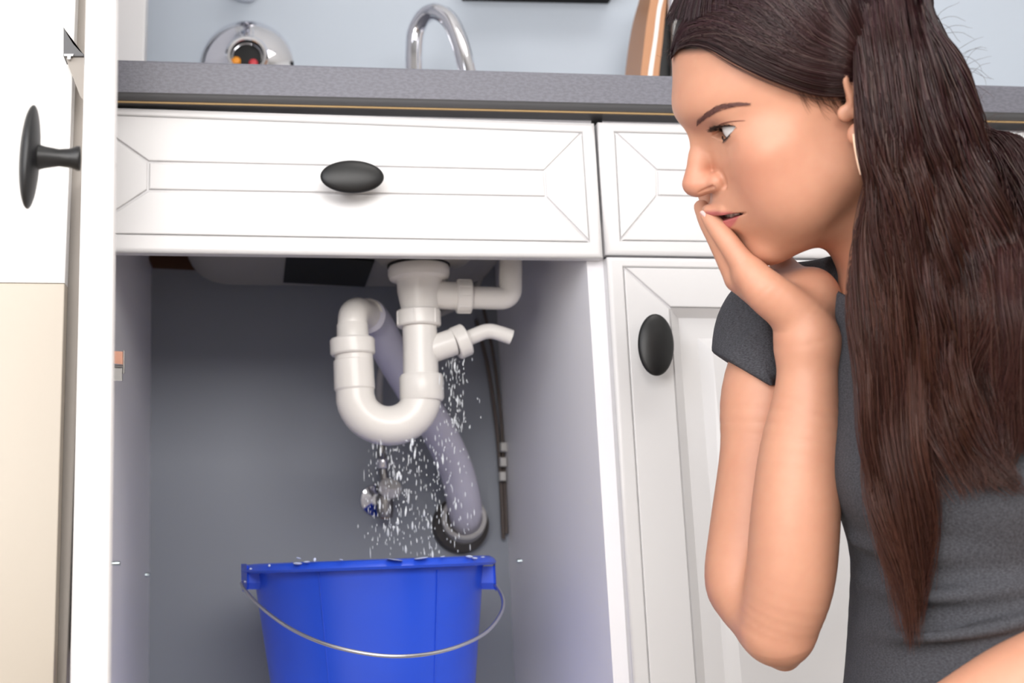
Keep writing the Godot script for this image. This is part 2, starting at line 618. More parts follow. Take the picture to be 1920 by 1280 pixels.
	# hinge on the left panel
	var h = Node3D.new()
	h.name = "hinge"
	h.position = at(222, 685, -0.05) - org(c)
	c.add_child(h, true)
	st = new_st()
	hexa(st, [at(204, 657, -0.03), at(230, 659, -0.03), at(230, 683, -0.03), at(204, 680, -0.03)], [at(204, 657, -0.06), at(231, 659, -0.06), at(231, 683, -0.06), at(204, 680, -0.06)])
	put(done(st), "hinge_arm", M.bronze, h)
	st = new_st()
	hexa(st, [at(204, 689, -0.035), at(229, 689, -0.035), at(229, 714, -0.035), at(204, 713, -0.035)], [at(204, 689, -0.06), at(230, 689, -0.06), at(230, 714, -0.06), at(204, 713, -0.06)])
	tube(st, [at(205, 686, -0.034), at(231, 687, -0.034)], 0.0016, 10)
	tube(st, [at(232, 657, -0.05), at(232, 700, -0.05)], 0.0012, 10)
	put(done(st), "hinge_plate", M.steel, h)
	# the open door, seen on its edge
	var d = Node3D.new()
	d.name = "door"
	d.position = Vector3(-0.19, 0.1, 0.0) - org(c)
	c.add_child(d, true)
	tag(d, "white door swung wide open towards the camera")
	st = new_st()
	var zd = 0.6
	var fr = [at(160, -8, zd), at(220.5, -8, zd), at(205, 1310, zd), at(130, 1310, zd)]
	var df = []
	var off = Vector3(-0.19, 0, 0.01) - Vector3(-0.0975, 0, zd)
	for v in fr: df.append(v + off)
	# its own outline seen from the edge: a long board with rounded edges
	var nn = Vector3(0, 0, 1)
	st.set_smooth_group(-1)
	var ri = []
	for s in [[0.0, 0.004], [0.0015, 0.0012], [0.004, 0.0]]:
		var ins = inset(fr, nn, s[0])
		var r = []
		for v in ins: r.append(v - Vector3(0, 0, s[1]))
		ri.append(r)
	for k in 2:
		for i in 4:
			var j = (i + 1) % 4
			quad(st, ri[k][i], ri[k + 1][i], ri[k + 1][j], ri[k][j])
	poly(st, ri[2])
	for i in 4:
		var j = (i + 1) % 4
		quad(st, df[i], ri[0][i], ri[0][j], df[j])
	poly(st, [df[3], df[2], df[1], df[0]])
	put(done(st), "door_leaf", M.white_lacquer, d)
	oval_knob(d, at(150, 297, 0.555), Vector3(-1, 0, 0.06), Vector3(0.03, 1, 0), 0.0365, 0.0205, 0.0385)
	st = new_st()
	lathe(st, [Vector2(0, 0), Vector2(0.003, 0), Vector2(0.0026, 0.0015), Vector2(0, 0.002)], at(213, 309, 0.553), Vector3(1, 0, 0.2), 16)
	put(done(st), "screw_head", M.steel, d)

	# ---- neighbouring cabinet to the right
	var n = base("drawer_cabinet", Vector3(0.7, 0.08, -0.25), "closed white cabinet behind the woman with drawer above a panelled door", "cabinet")
	st = new_st()
	hexa(st, [at(1129, 225, zf), at(2100, 250, zf), at(2100, 1560, zf), at(1201, 1560, zf)], [at(1129, 225, -0.5), at(1900, 250, -0.5), at(1900, 1560, -0.5), at(1201, 1560, -0.5)])
	put(done(st), "body", M.white_board, n)
	drawer(n, [[1121, 229], [1990, 250], [1996, 489], [1137, 476]], [[1152, 246], [1960, 266], [1966, 462], [1163, 451.5]], [[1232, 319], [1880, 334], [1884, 381], [1233, 367]], Vector2(1580, 350))
	# its door
	d = Node3D.new()
	d.name = "door"
	d.position = at(1560, 900, 0.0) - org(n)
	n.add_child(d, true)
	var o0 = [at(1139, 481, 0), at(1996, 494, 0), at(2010, 1560, 0), at(1207, 1560, 0)]
	st = new_st()
	board(st, _back(o0, 0.0142), Vector3(0, 0, 1), 0.005, 0.0005)
	for i in 4:
		var j := (i + 1) % 4
		quad(st, o0[j] - Vector3(0, 0, 0.005), o0[i] - Vector3(0, 0, 0.005), o0[i] - Vector3(0, 0, 0.016), o0[j] - Vector3(0, 0, 0.016))
	var hole := [[1257, 577], [1880, 586], [1894, 1480], [1322, 1480]]
	for i in 4:
		var j := (i + 1) % 4
		quad(st, o0[i] - Vector3(0, 0, 0.003), o0[j] - Vector3(0, 0, 0.003), at(hole[j][0], hole[j][1], -0.003), at(hole[i][0], hole[i][1], -0.003))
	put(done(st), "door_board", M.white_lacquer, d)
	var outer = [[1139, 481], [1996, 494], [2010, 1560], [1207, 1560]]
	var fo = [[1168, 499], [1966, 511], [1980, 1540], [1234, 1540]]
	var fi = [[1257, 577], [1880, 586], [1894, 1480], [1322, 1480]]
	rim(st, outer, fo, d)
	for i in 4:
		var j = (i + 1) % 4
		st = new_st()
		plate(st, [fo[i], fo[j], fi[j], fi[i]], 0.0)
		put(done(st), ["rail", "stile", "rail", "stile"][i], M.white_lacquer, d)
	# the sloping moulding round the raised panel
	var m1 = [[1272, 596], [1862, 604], [1874, 1460], [1336, 1460]]
	var m2 = [[1308, 634], [1828, 640], [1840, 1430], [1372, 1430]]
	var m3 = [[1336, 656], [1800, 662], [1812, 1405], [1402, 1405]]
	st = new_st()
	st.set_smooth_group(-1)
	var zs = [-0.0012, -0.0135, -0.0135, -0.0045]
	var rr = [fi, m1, m2, m3]
	for k in 3:
		for i in 4:
			var j = (i + 1) % 4
			quad(st, at(rr[k][i][0], rr[k][i][1], zs[k]), at(rr[k][j][0], rr[k][j][1], zs[k]), at(rr[k + 1][j][0], rr[k + 1][j][1], zs[k + 1]), at(rr[k + 1][i][0], rr[k + 1][i][1], zs[k + 1]))
	var mp = []
	for q in m3: mp.append(at(q[0], q[1], -0.0045))
	poly(st, mp)
	put(done(st), "raised_panel", M.white_lacquer, d)
	oval_knob(d, at(1214, 655, 0.0), Vector3(0, 0, 1), Vector3(0.04, 1, 0), 0.0355, 0.0205, 0.036)

	# ---- tall panel at the left edge of the picture and the worktop corner that pokes out behind it
	var t = base("tall_cabinet", Vector3(-0.26, 0.0, 0.15), "tall white cabinet side at the far left beside the open door", "cabinet")
	st = new_st()
	var ym := at(60, 530, 0.22).y
	board(st, [Vector3(-0.75, 2.1, 0.22), at(124, 300, 0.22) + Vector3(0.002, 1.5, 0), Vector3(at(121, 540, 0.22).x, ym, 0.22), Vector3(-0.75, ym, 0.22)], Vector3(0, 0, 1), 0.018, 0.001)
	tag(put(done(st), "door", M.cream_panel, t), "upper white part of the tall panel")
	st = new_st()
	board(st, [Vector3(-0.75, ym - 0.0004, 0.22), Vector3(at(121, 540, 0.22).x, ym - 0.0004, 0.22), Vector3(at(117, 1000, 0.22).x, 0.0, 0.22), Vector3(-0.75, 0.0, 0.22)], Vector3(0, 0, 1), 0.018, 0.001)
	tag(put(done(st), "door", M.shaded_panel, t), "lower part of the tall panel with shade put into its beige colour")  # same panel as above, its shade painted as beige
	st = new_st()
	box(st, Vector3(-0.75, 0.0, -0.55), Vector3(-0.255, 2.1, 0.2), 0.002)
	put(done(st), "body", M.white_board, t)
	st = new_st()
	var sx := at(122, 700, 0.2).x
	box(st, Vector3(sx - 0.03, 0.0, 0.1), Vector3(at(146, 700, 0.2).x, 2.1, 0.201), 0.002)
	put(done(st), "shade_strip", M.grey_brown, t)  # coloured strip stands for the shaded gap beside the open door
	var s = base("worktop_offcut", at(136, 100, 0.24), "small dark curved worktop end poking out beside the open door", "worktop")
	st = new_st()
	var cp = [[119, 50], [128, 66], [138, 82], [150, 95], [157, 101], [157, 105], [119, 105]]
	var pp = []
	for q in cp: pp.append(at(q[0], q[1], 0.245))
	board(st, pp, Vector3(0, 0, 1), 0.02, 0.0005)
	put(done(st), "slab", M.worktop_edge, s)
	st = new_st()
	hexa(st, [at(122, 106, 0.242), at(158, 106, 0.242), at(158, 190, 0.242), at(150, 180, 0.242)], [at(122, 106, 0.225), at(158, 106, 0.225), at(158, 190, 0.225), at(150, 180, 0.225)])
	put(done(st), "under_support", M.grey_brown, s)
	st = new_st()
	for q in [[120, 101, 138, 105], [126, 105, 133, 111]]:
		hexa(st, [at(q[0], q[1], 0.2465), at(q[2], q[1], 0.2465), at(q[2] - 2, q[3], 0.2465), at(q[0] + 1, q[3], 0.2465)], [at(q[0], q[1], 0.244), at(q[2], q[1], 0.244), at(q[2], q[3], 0.244), at(q[0], q[3], 0.244)])
	put(done(st), "chipped_edge", M.white_board, s)

func _back(p: Array, d: float) -> Array:
	var o = []
	for v in p: o.append(v - Vector3(0, 0, d))
	return o

# the rounded border that runs round the mitred plates
func rim(_st: SurfaceTool, outer: Array, inner: Array, parent: Node) -> void:
	var st = new_st()
	st.set_smooth_group(-1)
	var po = []
	var pi = []
	for q in outer: po.append(at(q[0], q[1], 0.0))
	for q in inner: pi.append(at(q[0], q[1], 0.0))
	var n = Vector3(0, 0, 1)
	var rings = [_back(po, 0.006), _back(po, 0.0045)]
	for k in 5:
		var a = PI / 2 * k / 4.0
		rings.append(_back(inset(po, n, 0.0045 * (1 - cos(a))), 0.0045 * (1 - sin(a))))
	rings.append(_back(inset(pi, n, -0.001), 0.0))
	rings.append(_back(inset(pi, n, 0.0004), 0.0014))
	for k in rings.size() - 1:
		st.set_smooth_group(2 if k >= 1 and k < 6 else -1)
		for i in 4:
			var j = (i + 1) % 4
			quad(st, rings[k][i], rings[k + 1][i], rings[k + 1][j], rings[k][j])
	put(done(st), "border", M.white_lacquer, parent)

func drawer(c: Node3D, outer: Array, mid: Array, inner: Array, knob: Vector2) -> void:
	var d = Node3D.new()
	d.name = "drawer"
	d.position = at(knob.x, knob.y, 0.0) - org(c)
	c.add_child(d, true)
	var po = []
	for q in outer: po.append(at(q[0], q[1], -0.003))
	var st = new_st()
	board(st, po, Vector3(0, 0, 1), 0.016, 0.001)
	put(done(st), "drawer_board", M.white_lacquer, d)
	rim(st, outer, mid, d)
	for i in 4:
		var j = (i + 1) % 4
		st = new_st()
		plate(st, [mid[i], mid[j], inner[j], inner[i]], 0.0)
		put(done(st), ["rail", "stile", "rail", "stile"][i], M.white_lacquer, d)
	st = new_st()
	plate(st, inner, 0.0)
	put(done(st), "field_panel", M.white_lacquer, d)
	oval_knob(d, at(knob.x - 3, knob.y + 20, 0.0), Vector3(0, 0, 1), Vector3(1, 0, 0), 0.0365, 0.0195, 0.0345)

# ---------------------------------------------------------------- things on and behind the worktop
func counter_things() -> void:
	var st: SurfaceTool
	# chrome swan-neck tap
	var z = -0.42
	var t = base("tap", at(778, 150, z), "tall curved chrome swan-neck tap rising behind the worktop", "tap")
	st = new_st()
	var p = [at(776, 210, z), at(776, 150, z), at(776, 95, z), at(780, 58, z + 0.005), at(796, 30, z + 0.02), at(818, 22, z + 0.035), at(842, 38, z + 0.05), at(858, 70, z + 0.06), at(870, 108, z + 0.065), at(878, 150, z + 0.066)]
	tube(st, smooth_path(p, 8), 0.0135, 28)
	put(done(st), "spout", M.chrome, t)
	st = new_st()
	lathe(st, [Vector2(0, 0), Vector2(0.026, 0), Vector2(0.026, 0.012), Vector2(0.02, 0.03), Vector2(0.0145, 0.04), Vector2(0, 0.04)], at(776, 214, z), Vector3.UP, 32)
	put(done(st), "base", M.chrome, t)
	# wall mixer plate
	var zw = -0.6
	var c = at(464, 124, zw)
	var w = base("wall_valve", c, "round chrome wall plate with a stub and dark centre half hidden by worktop", "valve")
	st = new_st()
	lathe(st, [Vector2(0.080, 0.0), Vector2(0.079, 0.008), Vector2(0.074, 0.013), Vector2(0.055, 0.024), Vector2(0.037, 0.030), Vector2(0.033, 0.031)], c, Vector3(0, 0, 1), 64)
	put(done(st), "plate", M.chrome, w)
	st = new_st()
	lathe(st, [Vector2(0.036, 0.028), Vector2(0.036, 0.044), Vector2(0.033, 0.047), Vector2(0.028, 0.047), Vector2(0.026, 0.044), Vector2(0.026, 0.034), Vector2(0, 0.034)], c, Vector3(0, 0, 1), 48)
	put(done(st), "collar", M.chrome, w)
	st = new_st()
	lathe(st, [Vector2(0.0, 0.038), Vector2(0.02, 0.038), Vector2(0.024, 0.036), Vector2(0.024, 0.03)], c, Vector3(0, 0, 1), 32)
	put(done(st), "dark_core", M.rubber, w)
	for q in [[443, 114, "orange_dot"], [475, 118, "red_dot"]]:
		st = new_st()
		var e = at(q[0], q[1], zw + 0.043)
		lathe(st, [Vector2(0, 0.004), Vector2(0.005, 0.003), Vector2(0.0075, 0.0), Vector2(0.0075, -0.006)], e, Vector3(0, 0, 1), 16)
		put(done(st), "mark", M[q[2]], w)
	st = new_st()
	tube(st, [at(470, 82, zw + 0.03), at(470, 56, zw + 0.022)], [0.0055, 0.005], 16)
	put(done(st), "stub", M.chrome, w)
	# chrome handle at the top edge of the frame
	c = at(461, -22, zw)
	w = base("wall_tap", c, "round chrome wall tap cut by the top edge above the wall plate", "tap")
	st = new_st()
	lathe(st, [Vector2(0.0, 0.02), Vector2(0.022, 0.02), Vector2(0.027, 0.016), Vector2(0.028, 0.004), Vector2(0.024, 0.0)], c, Vector3(0, 0, 1), 40)
	put(done(st), "rosette", M.chrome, w)
	st = new_st()
	tube(st, [c + Vector3(0, 0, 0.02), c + Vector3(0, 0, 0.05)], 0.011, 20)
	lathe(st, [Vector2(0, 0.075), Vector2(0.02, 0.072), Vector2(0.024, 0.06), Vector2(0.02, 0.05), Vector2(0.0, 0.048)], c, Vector3(0, 0, 1), 32)
	put(done(st), "handle", M.chrome, w)
	# dark shelf edge over the tap
	var sh = base("wall_shelf", at(1000, -20, -0.5), "dark shelf whose lower edge just shows above the tap", "shelf")
	st = new_st()
	var a = at(866, 2.0, -0.6)
	var b = at(1140, 3.0, -0.6)
	box(st, Vector3(a.x, a.y, -0.6), Vector3(b.x, a.y + 0.03, -0.5), 0.002)
	put(done(st), "board", M.pad, sh)
	# coffee machine like appliance with curved wooden side
	z = -0.42
	var k = base("kitchen_appliance", at(1250, 130, z), "rounded black and chrome appliance with a curved tan wooden side", "appliance")
	st = new_st()
	_band(st, [[1201, 175], [1202, 135], [1207, 90], [1213, 40], [1222, -10], [1236, -60]], [[1234, 175], [1236, 135], [1241, 90], [1246, 40], [1252, -10], [1262, -60]], z, 0.1)
	put(done(st), "wooden_side", M.tan_wood, k)
	st = new_st()
	_band(st, [[1214, 175], [1216, 135], [1226, 70], [1232, 20], [1238, -10], [1246, -60]], [[1221, 175], [1224, 135], [1233, 70], [1239, 20], [1246, -10], [1253, -60]], z + 0.0025, 0.01)
	put(done(st), "pale_stripe", M.pvc, k)
	st = new_st()
	_band(st, [[1233, 175], [1235, 135], [1241, 90], [1245, 40], [1252, -10], [1262, -60]], [[1262, 175], [1262, 135], [1263, 90], [1264, 40], [1265, -10], [1265, -60]], z - 0.004, 0.1)
	put(done(st), "black_body", M.black_knob, k)
	for q in [[1266, 40, 150, 0.006, "steel"], [1264, -40, 28, 0.009, "chrome"], [1277, -60, 85, 0.0085, "chrome"], [1272, 60, 120, 0.008, "chrome"]]:
		st = new_st()
		tube(st, [at(q[0], q[1], z + 0.01), at(q[0] - 1, q[2], z + 0.01)], q[3], 20)
		put(done(st), "metal_tube", M[q[4]], k)

func _band(st: SurfaceTool, l: Array, r: Array, z: float, deep: float) -> void:
	var a = []
	var b = []
	for q in l: a.append(at(q[0], q[1], z))
	for q in r: b.append(at(q[0], q[1], z))
	a = smooth_path(a, 5); b = smooth_path(b, 5)
	st.set_smooth_group(-1)
	var dz = Vector3(0, 0, deep)
	for i in a.size() - 1:
		quad(st, a[i + 1], b[i + 1], b[i], a[i])
		quad(st, a[i + 1] - dz, a[i + 1], a[i], a[i] - dz)
		quad(st, b[i + 1], b[i + 1] - dz, b[i] - dz, b[i])
		quad(st, b[i + 1] - dz, a[i + 1] - dz, a[i] - dz, b[i] - dz)
	var e = a.size() - 1
	quad(st, a[e] - dz, b[e] - dz, b[e], a[e])
	quad(st, a[0], b[0], b[0] - dz, a[0] - dz)

# ---------------------------------------------------------------- under the sink
func nut(st: SurfaceTool, c: Vector3, axis: Vector3, r: float, h: float, lugs := 0) -> void:
	lathe(st, [Vector2(r * 0.7, -h / 2), Vector2(r * 0.94, -h / 2), Vector2(r, -h / 2 + h * 0.1), Vector2(r, h / 2 - h * 0.1), Vector2(r * 0.94, h / 2), Vector2(r * 0.7, h / 2)], c, axis, 44)
	var y = axis.normalized()
	var x = y.cross(Vector3(0.2, 0.1, 1)).normalized()
	var z = x.cross(y)
	for i in lugs:
		var a = TAU * i / lugs
		var d = x * cos(a) + z * sin(a)
		tube(st, [c + d * r * 0.985 - y * h * 0.42, c + d * r * 0.985 + y * h * 0.42], r * 0.05, 8, true, 7)

func aty(px: float, py: float, y: float) -> Vector3:   # where a sight line meets the level y
	var r := ray(px, py)
	return CAM + r * ((y - CAM.y) / r.y)

func plumbing() -> void:
	var st: SurfaceTool
	var z = -0.15
	var s = 1.5 / FOC      # metres per pixel there
	var up = Vector3.UP
	# ---- sink bowl
	var b = base("sink_bowl", at(783, 500, z), "underside of a stainless steel sink bowl above the white trap", "sink")
	st = new_st()
	var yb := 0.772
	var lo := Vector3(-0.12, yb, -0.43)
	var hi := Vector3(0.335, yb + 0.16, -0.06)
	# a rounded tray: rings of a rounded rectangle
	var rings = []
	for k in 9:
		var a = PI / 2 * k / 8.0
		rings.append([0.05 * (1 - sin(a)) , yb + 0.05 * (1 - cos(a))])
	rings.append([-0.004, yb + 0.085])
	var ring_pts = func(ins: float, y: float) -> Array:
		var o = []
		var rr = 0.07
		var cs = [[hi.x - rr, hi.z - rr, 0.0], [lo.x + rr, hi.z - rr, 90.0], [lo.x + rr, lo.z + rr, 180.0], [hi.x - rr, lo.z + rr, 270.0]]
		for q in cs:
			for i in 9:
				var t = deg_to_rad(q[2] + i * 11.25)
				o.append(Vector3(q[0] + cos(t) * (rr - ins), y, q[1] + sin(t) * (rr - ins)))
		return o
	st.set_smooth_group(1)
	var prev: Array = []
	for q in rings:
		var o: Array = ring_pts.call(q[0], q[1])
		if prev:
			for i in o.size():
				var j = (i + 1) % o.size()
				quad(st, prev[i], prev[j], o[j], o[i])
		else:
			var o2 = o.duplicate()
			st.set_smooth_group(-1)
			o2.reverse()
			poly(st, o2)
			st.set_smooth_group(1)
		prev = o
	put(done(st), "bowl", M.brushed_steel, b)
	st = new_st()
	var yd := at(783, 503, z).y + 0.004
	lathe(st, [Vector2(0.0, 0.0), Vector2(0.045, 0.0), Vector2(0.056, 0.004), Vector2(0.068, 0.016), Vector2(0.08, 0.03), Vector2(0.095, yb - yd + 0.001)], Vector3(at(795, 500, z).x, yd, z), up, 56)
	put(done(st), "drain_dish", M.brushed_steel, b)
	st = new_st()
	var pd := [aty(537, 478, yb - 0.003), aty(702, 490, yb - 0.003), aty(684, 538, yb - 0.003), aty(531, 530, yb - 0.003)]
	hexa(st, [pd[3], pd[2], pd[1], pd[0]], [pd[3] + up * 0.006, pd[2] + up * 0.006, pd[1] + up * 0.006, pd[0] + up * 0.006])
	put(done(st), "sound_pad", M.pad, b)

	# ---- the white trap
	var t = base("sink_trap", at(728, 700, z), "white plastic sink trap with a leaking joint and U-shaped bend", "trap")
	var ax = at(785, 505, z)
	var ax2 = at(792, 740, z)
	var down = (ax2 - ax).normalized()
	var P = func(px: float, py: float, dz := 0.0) -> Vector3: return at(px, py, z + dz)
	st = new_st()
	var L = (ax2 - ax).length()
	lathe(st, [Vector2(0.0, -0.004), Vector2(57 * s, -0.004), Vector2(60 * s, 0.0), Vector2(60 * s, 0.007), Vector2(57 * s, 0.0125), Vector2(46 * s, 0.0155), Vector2(43 * s, 0.019), Vector2(42.5 * s, 0.03), Vector2(37 * s, 0.049), Vector2(36 * s, 0.053)], ax, down, 64)
	put(done(st), "strainer_cup", M.pvc, t)
	st = new_st()
	lathe(st, [Vector2(56 * s, -0.006), Vector2(60.5 * s, -0.006), Vector2(60.5 * s, -0.003), Vector2(56 * s, -0.003)], ax, down, 64)
	put(done(st), "rubber_gasket", M.rubber, t)
	st = new_st()
	nut(st, P.call(785, 597), down, 42.5 * s, 32 * s, 6)
	put(done(st), "joint_nut", M.pvc, t)
	st = new_st()
	tube(st, [P.call(786, 590), P.call(788, 650), P.call(790, 745)], [33 * s, 33 * s, 34.5 * s], 48)
	put(done(st), "tailpipe", M.pvc, t)
	st = new_st()
	nut(st, P.call(790.5, 727), down, 42 * s, 50 * s)
	put(done(st), "trap_nut", M.pvc, t)
	# U bend
	st = new_st()
	var p = [P.call(791, 742)]
	var c: Vector3 = P.call(728, 740)
	var rad = 63 * s
	for i in 21:
		var a = PI * i / 20.0
		p.append(c + Vector3(cos(a) * rad, -sin(a) * rad * 0.94, 0))
	p.append(P.call(664.5, 690)); p.append(P.call(663, 655))
	var rd = []
	for i in p.size(): rd.append(37.5 * s if i < 21 else 36.5 * s)
	tube(st, p, rd, 48)
	put(done(st), "u_bend", M.pvc, t)
	st = new_st()   # the thicker socket on the riser
	var upl: Vector3 = (P.call(661, 640) - P.call(665, 735)).normalized()
	lathe(st, [Vector2(36 * s, 0.0), Vector2(39 * s, 0.003), Vector2(38 * s, 58 * s), Vector2(36 * s, 60 * s)], P.call(665, 733), upl, 44)
	put(done(st), "riser_socket", M.pvc, t)
	st = new_st()
	nut(st, P.call(661, 650), upl, 43 * s, 32 * s)
	put(done(st), "riser_nut", M.pvc, t)
	st = new_st()
	lathe(st, [Vector2(24 * s, -16 * s), Vector2(31 * s, -16 * s), Vector2(30 * s, 12 * s), Vector2(28 * s, 15 * s), Vector2(20 * s, 15 * s)], P.call(661, 620), upl, 40)
	put(done(st), "riser_ring", M.pvc, t)
	st = new_st()   # elbow turning to the back
	p = smooth_path([P.call(661, 622), P.call(661, 603), P.call(663, 590, -0.004), P.call(670, 585, -0.018), P.call(680, 588, -0.04), P.call(692, 592, -0.06)], 8)
	tube(st, p, 28.5 * s, 40)
	put(done(st), "elbow", M.pvc, t)
	st = new_st()
	var ea: Vector3 = P.call(692, 592, -0.06)
	var ed: Vector3 = (P.call(692, 592, -0.06) - P.call(670, 585, -0.018)).normalized()
	nut(st, ea, ed, 33.5 * s * 1.03, 0.016)
	put(done(st), "elbow_collar", M.pvc, t)
	# overflow branch to the right
	st = new_st()
	tube(st, [P.call(800, 552), P.call(862, 555)], 27 * s, 40)
	put(done(st), "overflow_tee", M.pvc, t)
	st = new_st()
	nut(st, P.call(870, 555.5), Vector3(1, -0.02, 0.05), 33.5 * s, 29 * s, 10)
	put(done(st), "overflow_nut", M.pvc, t)
	st = new_st()
	p = [P.call(862, 557), P.call(930, 559)]
	for i in 9:
		var a = PI / 2 * i / 8.0
		p.append(P.call(940 + sin(a) * 17, 559 - (1 - cos(a)) * 17))
	p.append(P.call(957.5, 500)); p.append(P.call(957.5, 425))
	tube(st, p, 22.0 * s, 36)
	put(done(st), "overflow_pipe", M.pvc, t)
	# appliance branch
	st = new_st()
	tube(st, [P.call(790, 662), P.call(818, 652), P.call(850, 641)], 26 * s, 36)
	put(done(st), "branch_pipe", M.pvc, t)
	st = new_st()
	nut(st, P.call(864, 640), (P.call(885, 631) as Vector3) - P.call(845, 648), 32 * s, 25 * s)
	put(done(st), "branch_nut", M.pvc, t)
	st = new_st()
	p = smooth_path([P.call(868, 638), P.call(890, 629), P.call(908, 622), P.call(922, 621), P.call(938, 625), P.call(959, 632)], 6)
	tube(st, p, 14.5 * s, 28, false)
	var q2 = []
	for v in p: q2.append(v)
	tube(st, q2, 11.5 * s, 28, false)
	put(done(st), "hose_nozzle", M.pvc, t)
	st = new_st()
	tube(st, [P.call(947, 628), P.call(957.5, 631.5)], 11.4 * s, 24)
	put(done(st), "nozzle_plug", M.grey_brown, t)

	# ---- grey waste pipe to the wall
	var wp = base("waste_pipe", at(876, 985, -0.47), "pale grey bent waste pipe slanting behind the trap into the wall", "pipe")
	st = new_st()
	p = smooth_path([at(690, 592, -0.20), at(704, 608, -0.235), at(735, 665, -0.28), at(782, 742, -0.33), at(826, 815, -0.375), at(855, 880, -0.415), at(868, 930, -0.44), at(874, 970, -0.47), at(876, 985, -0.499)], 6)
	rd = []
	for i in p.size(): rd.append(lerpf(0.0235, 0.0262, float(i) / p.size()))
	tube(st, p, rd, 36)
	put(done(st), "pipe", M.hose_grey, wp)
	st = new_st()
	var so = at(870, 972, -0.455)
	var sd = Vector3(-0.12, 0.25, 1).normalized()
	lathe(st, [Vector2(0.029, -0.02), Vector2(0.0325, -0.02), Vector2(0.0335, 0.006), Vector2(0.031, 0.009), Vector2(0.027, 0.006), Vector2(0.027, -0.02)], so, sd, 44)
	put(done(st), "socket_ring", M.clip, wp)
	st = new_st()
	lathe(st, [Vector2(0, 0.0), Vector2(0.043, 0.0), Vector2(0.041, 0.022), Vector2(0.033, 0.03), Vector2(0, 0.03)], at(862, 985, -0.499), Vector3(0, 0.1, 1), 40)
	put(done(st), "dark_sleeve", M.sleeve_grey, wp)

	# ---- shut-off valve behind the water, with its thin hose
	var v = base("shutoff_valve", at(716, 935, -0.499), "small chrome shut-off valve on the grey back panel behind the drops", "valve")
	var vz = -0.455
	st = new_st()
	lathe(st, [Vector2(0.0, 0.0), Vector2(0.026, 0.0), Vector2(0.024, 0.006), Vector2(0.012, 0.009), Vector2(0.0095, 0.01), Vector2(0.0095, 0.034), Vector2(0, 0.034)], at(706, 938, -0.499), Vector3(0, 0, 1), 36)
	put(done(st), "wall_plate", M.chrome, v)
	st = new_st()
	lathe(st, [Vector2(0, -0.02), Vector2(0.0105, -0.02), Vector2(0.0125, -0.008), Vector2(0.0125, 0.012), Vector2(0.009, 0.016), Vector2(0.009, 0.03), Vector2(0, 0.03)], at(722, 945, vz), Vector3.UP, 28)
	put(done(st), "valve_body", M.steel, v)
	st = new_st()
	lathe(st, [Vector2(0, -0.012), Vector2(0.010, -0.011), Vector2(0.0165, -0.005), Vector2(0.0175, 0.003), Vector2(0.0145, 0.009), Vector2(0.0, 0.011)], at(731, 916, vz + 0.015), Vector3(0.15, 0.8, 0.6), 36)
	put(done(st), "valve_knob", M.pvc, v)
	st = new_st()
	tube(st, smooth_path([at(722, 905, vz), at(718, 870, vz), at(716, 842, vz + 0.01), at(715, 815, vz)], 5), 0.0062, 16)
	put(done(st), "riser_tube", M.steel, v)
	st = new_st()
	nut(st, at(718, 868, vz), Vector3.UP, 0.0095, 0.016, 6)
	put(done(st), "tube_nut", M.chrome, v)
	st = new_st()
	tube(st, [at(722, 955, vz), at(721, 972, vz)], 0.006, 14)
	put(done(st), "outlet_stub", M.tan_wood, v)
	st = new_st()
	tube(st, smooth_path([at(715, 815, vz), at(712, 775, vz), at(711, 735, vz), at(714, 700, vz + 0.01), at(724, 676, vz + 0.02), at(745, 650, vz + 0.03), at(800, 600, vz), at(880, 560, vz - 0.02), at(905, 500, vz - 0.03)], 6), 0.0052, 16)
	put(done(st), "braided_hose", M.clip, v)

	# ---- cables down the right rear corner
	var k = 0
	for e in [[[893, 600], [915, 690], [930, 790], [938, 880], [944, 1010]], [[902, 560], [922, 650], [935, 740], [943, 840], [950, 1000]]]:
		st = new_st()
		var cp = []
		for q in e: cp.append(at(q[0], q[1], -0.49))
		tube(st, smooth_path(cp, 5), 0.0032 if k == 0 else 0.0026, 12)
		var o = put(done(st), "cable", M.cable)
		tag(o, ["thicker brown cable hanging in the rear right cabinet corner", "thinner brown cable nearest the right cabinet side panel"][k], "cable", "cables in the cabinet corner")
		k += 1
	k = 0
	for q in [[943, 866], [942, 893], [944, 838]]:
		st = new_st()
		var e = at(q[0], q[1], -0.478)
		box(st, e - Vector3(0.005, 0.007, 0.006), e + Vector3(0.005, 0.007, 0.006), 0.002)
		tag(put(done(st), "cable_clip", M.clip), ["middle of three small pale cable clips by the right panel", "lowest of three small pale cable clips by the right panel", "topmost of three small pale cable clips by the right panel"][k], "clip", "cable clips")
		k += 1

	# ---- falling drops
	var rng = RandomNumberGenerator.new()
	rng.seed = 41
	var drop = new_st()
	lathe(drop, [Vector2(0, -1), Vector2(0.5, -0.8), Vector2(0.95, -0.3), Vector2(1, 0.0), Vector2(0.7, 0.45), Vector2(0.3, 0.8), Vector2(0, 1)], Vector3.ZERO, Vector3.UP, 8)
	done(drop)
	var mm = MultiMesh.new()
	mm.transform_format = MultiMesh.TRANSFORM_3D
	mm.mesh = drop.commit()
	mm.mesh.surface_set_material(0, M.water)
	var list = []
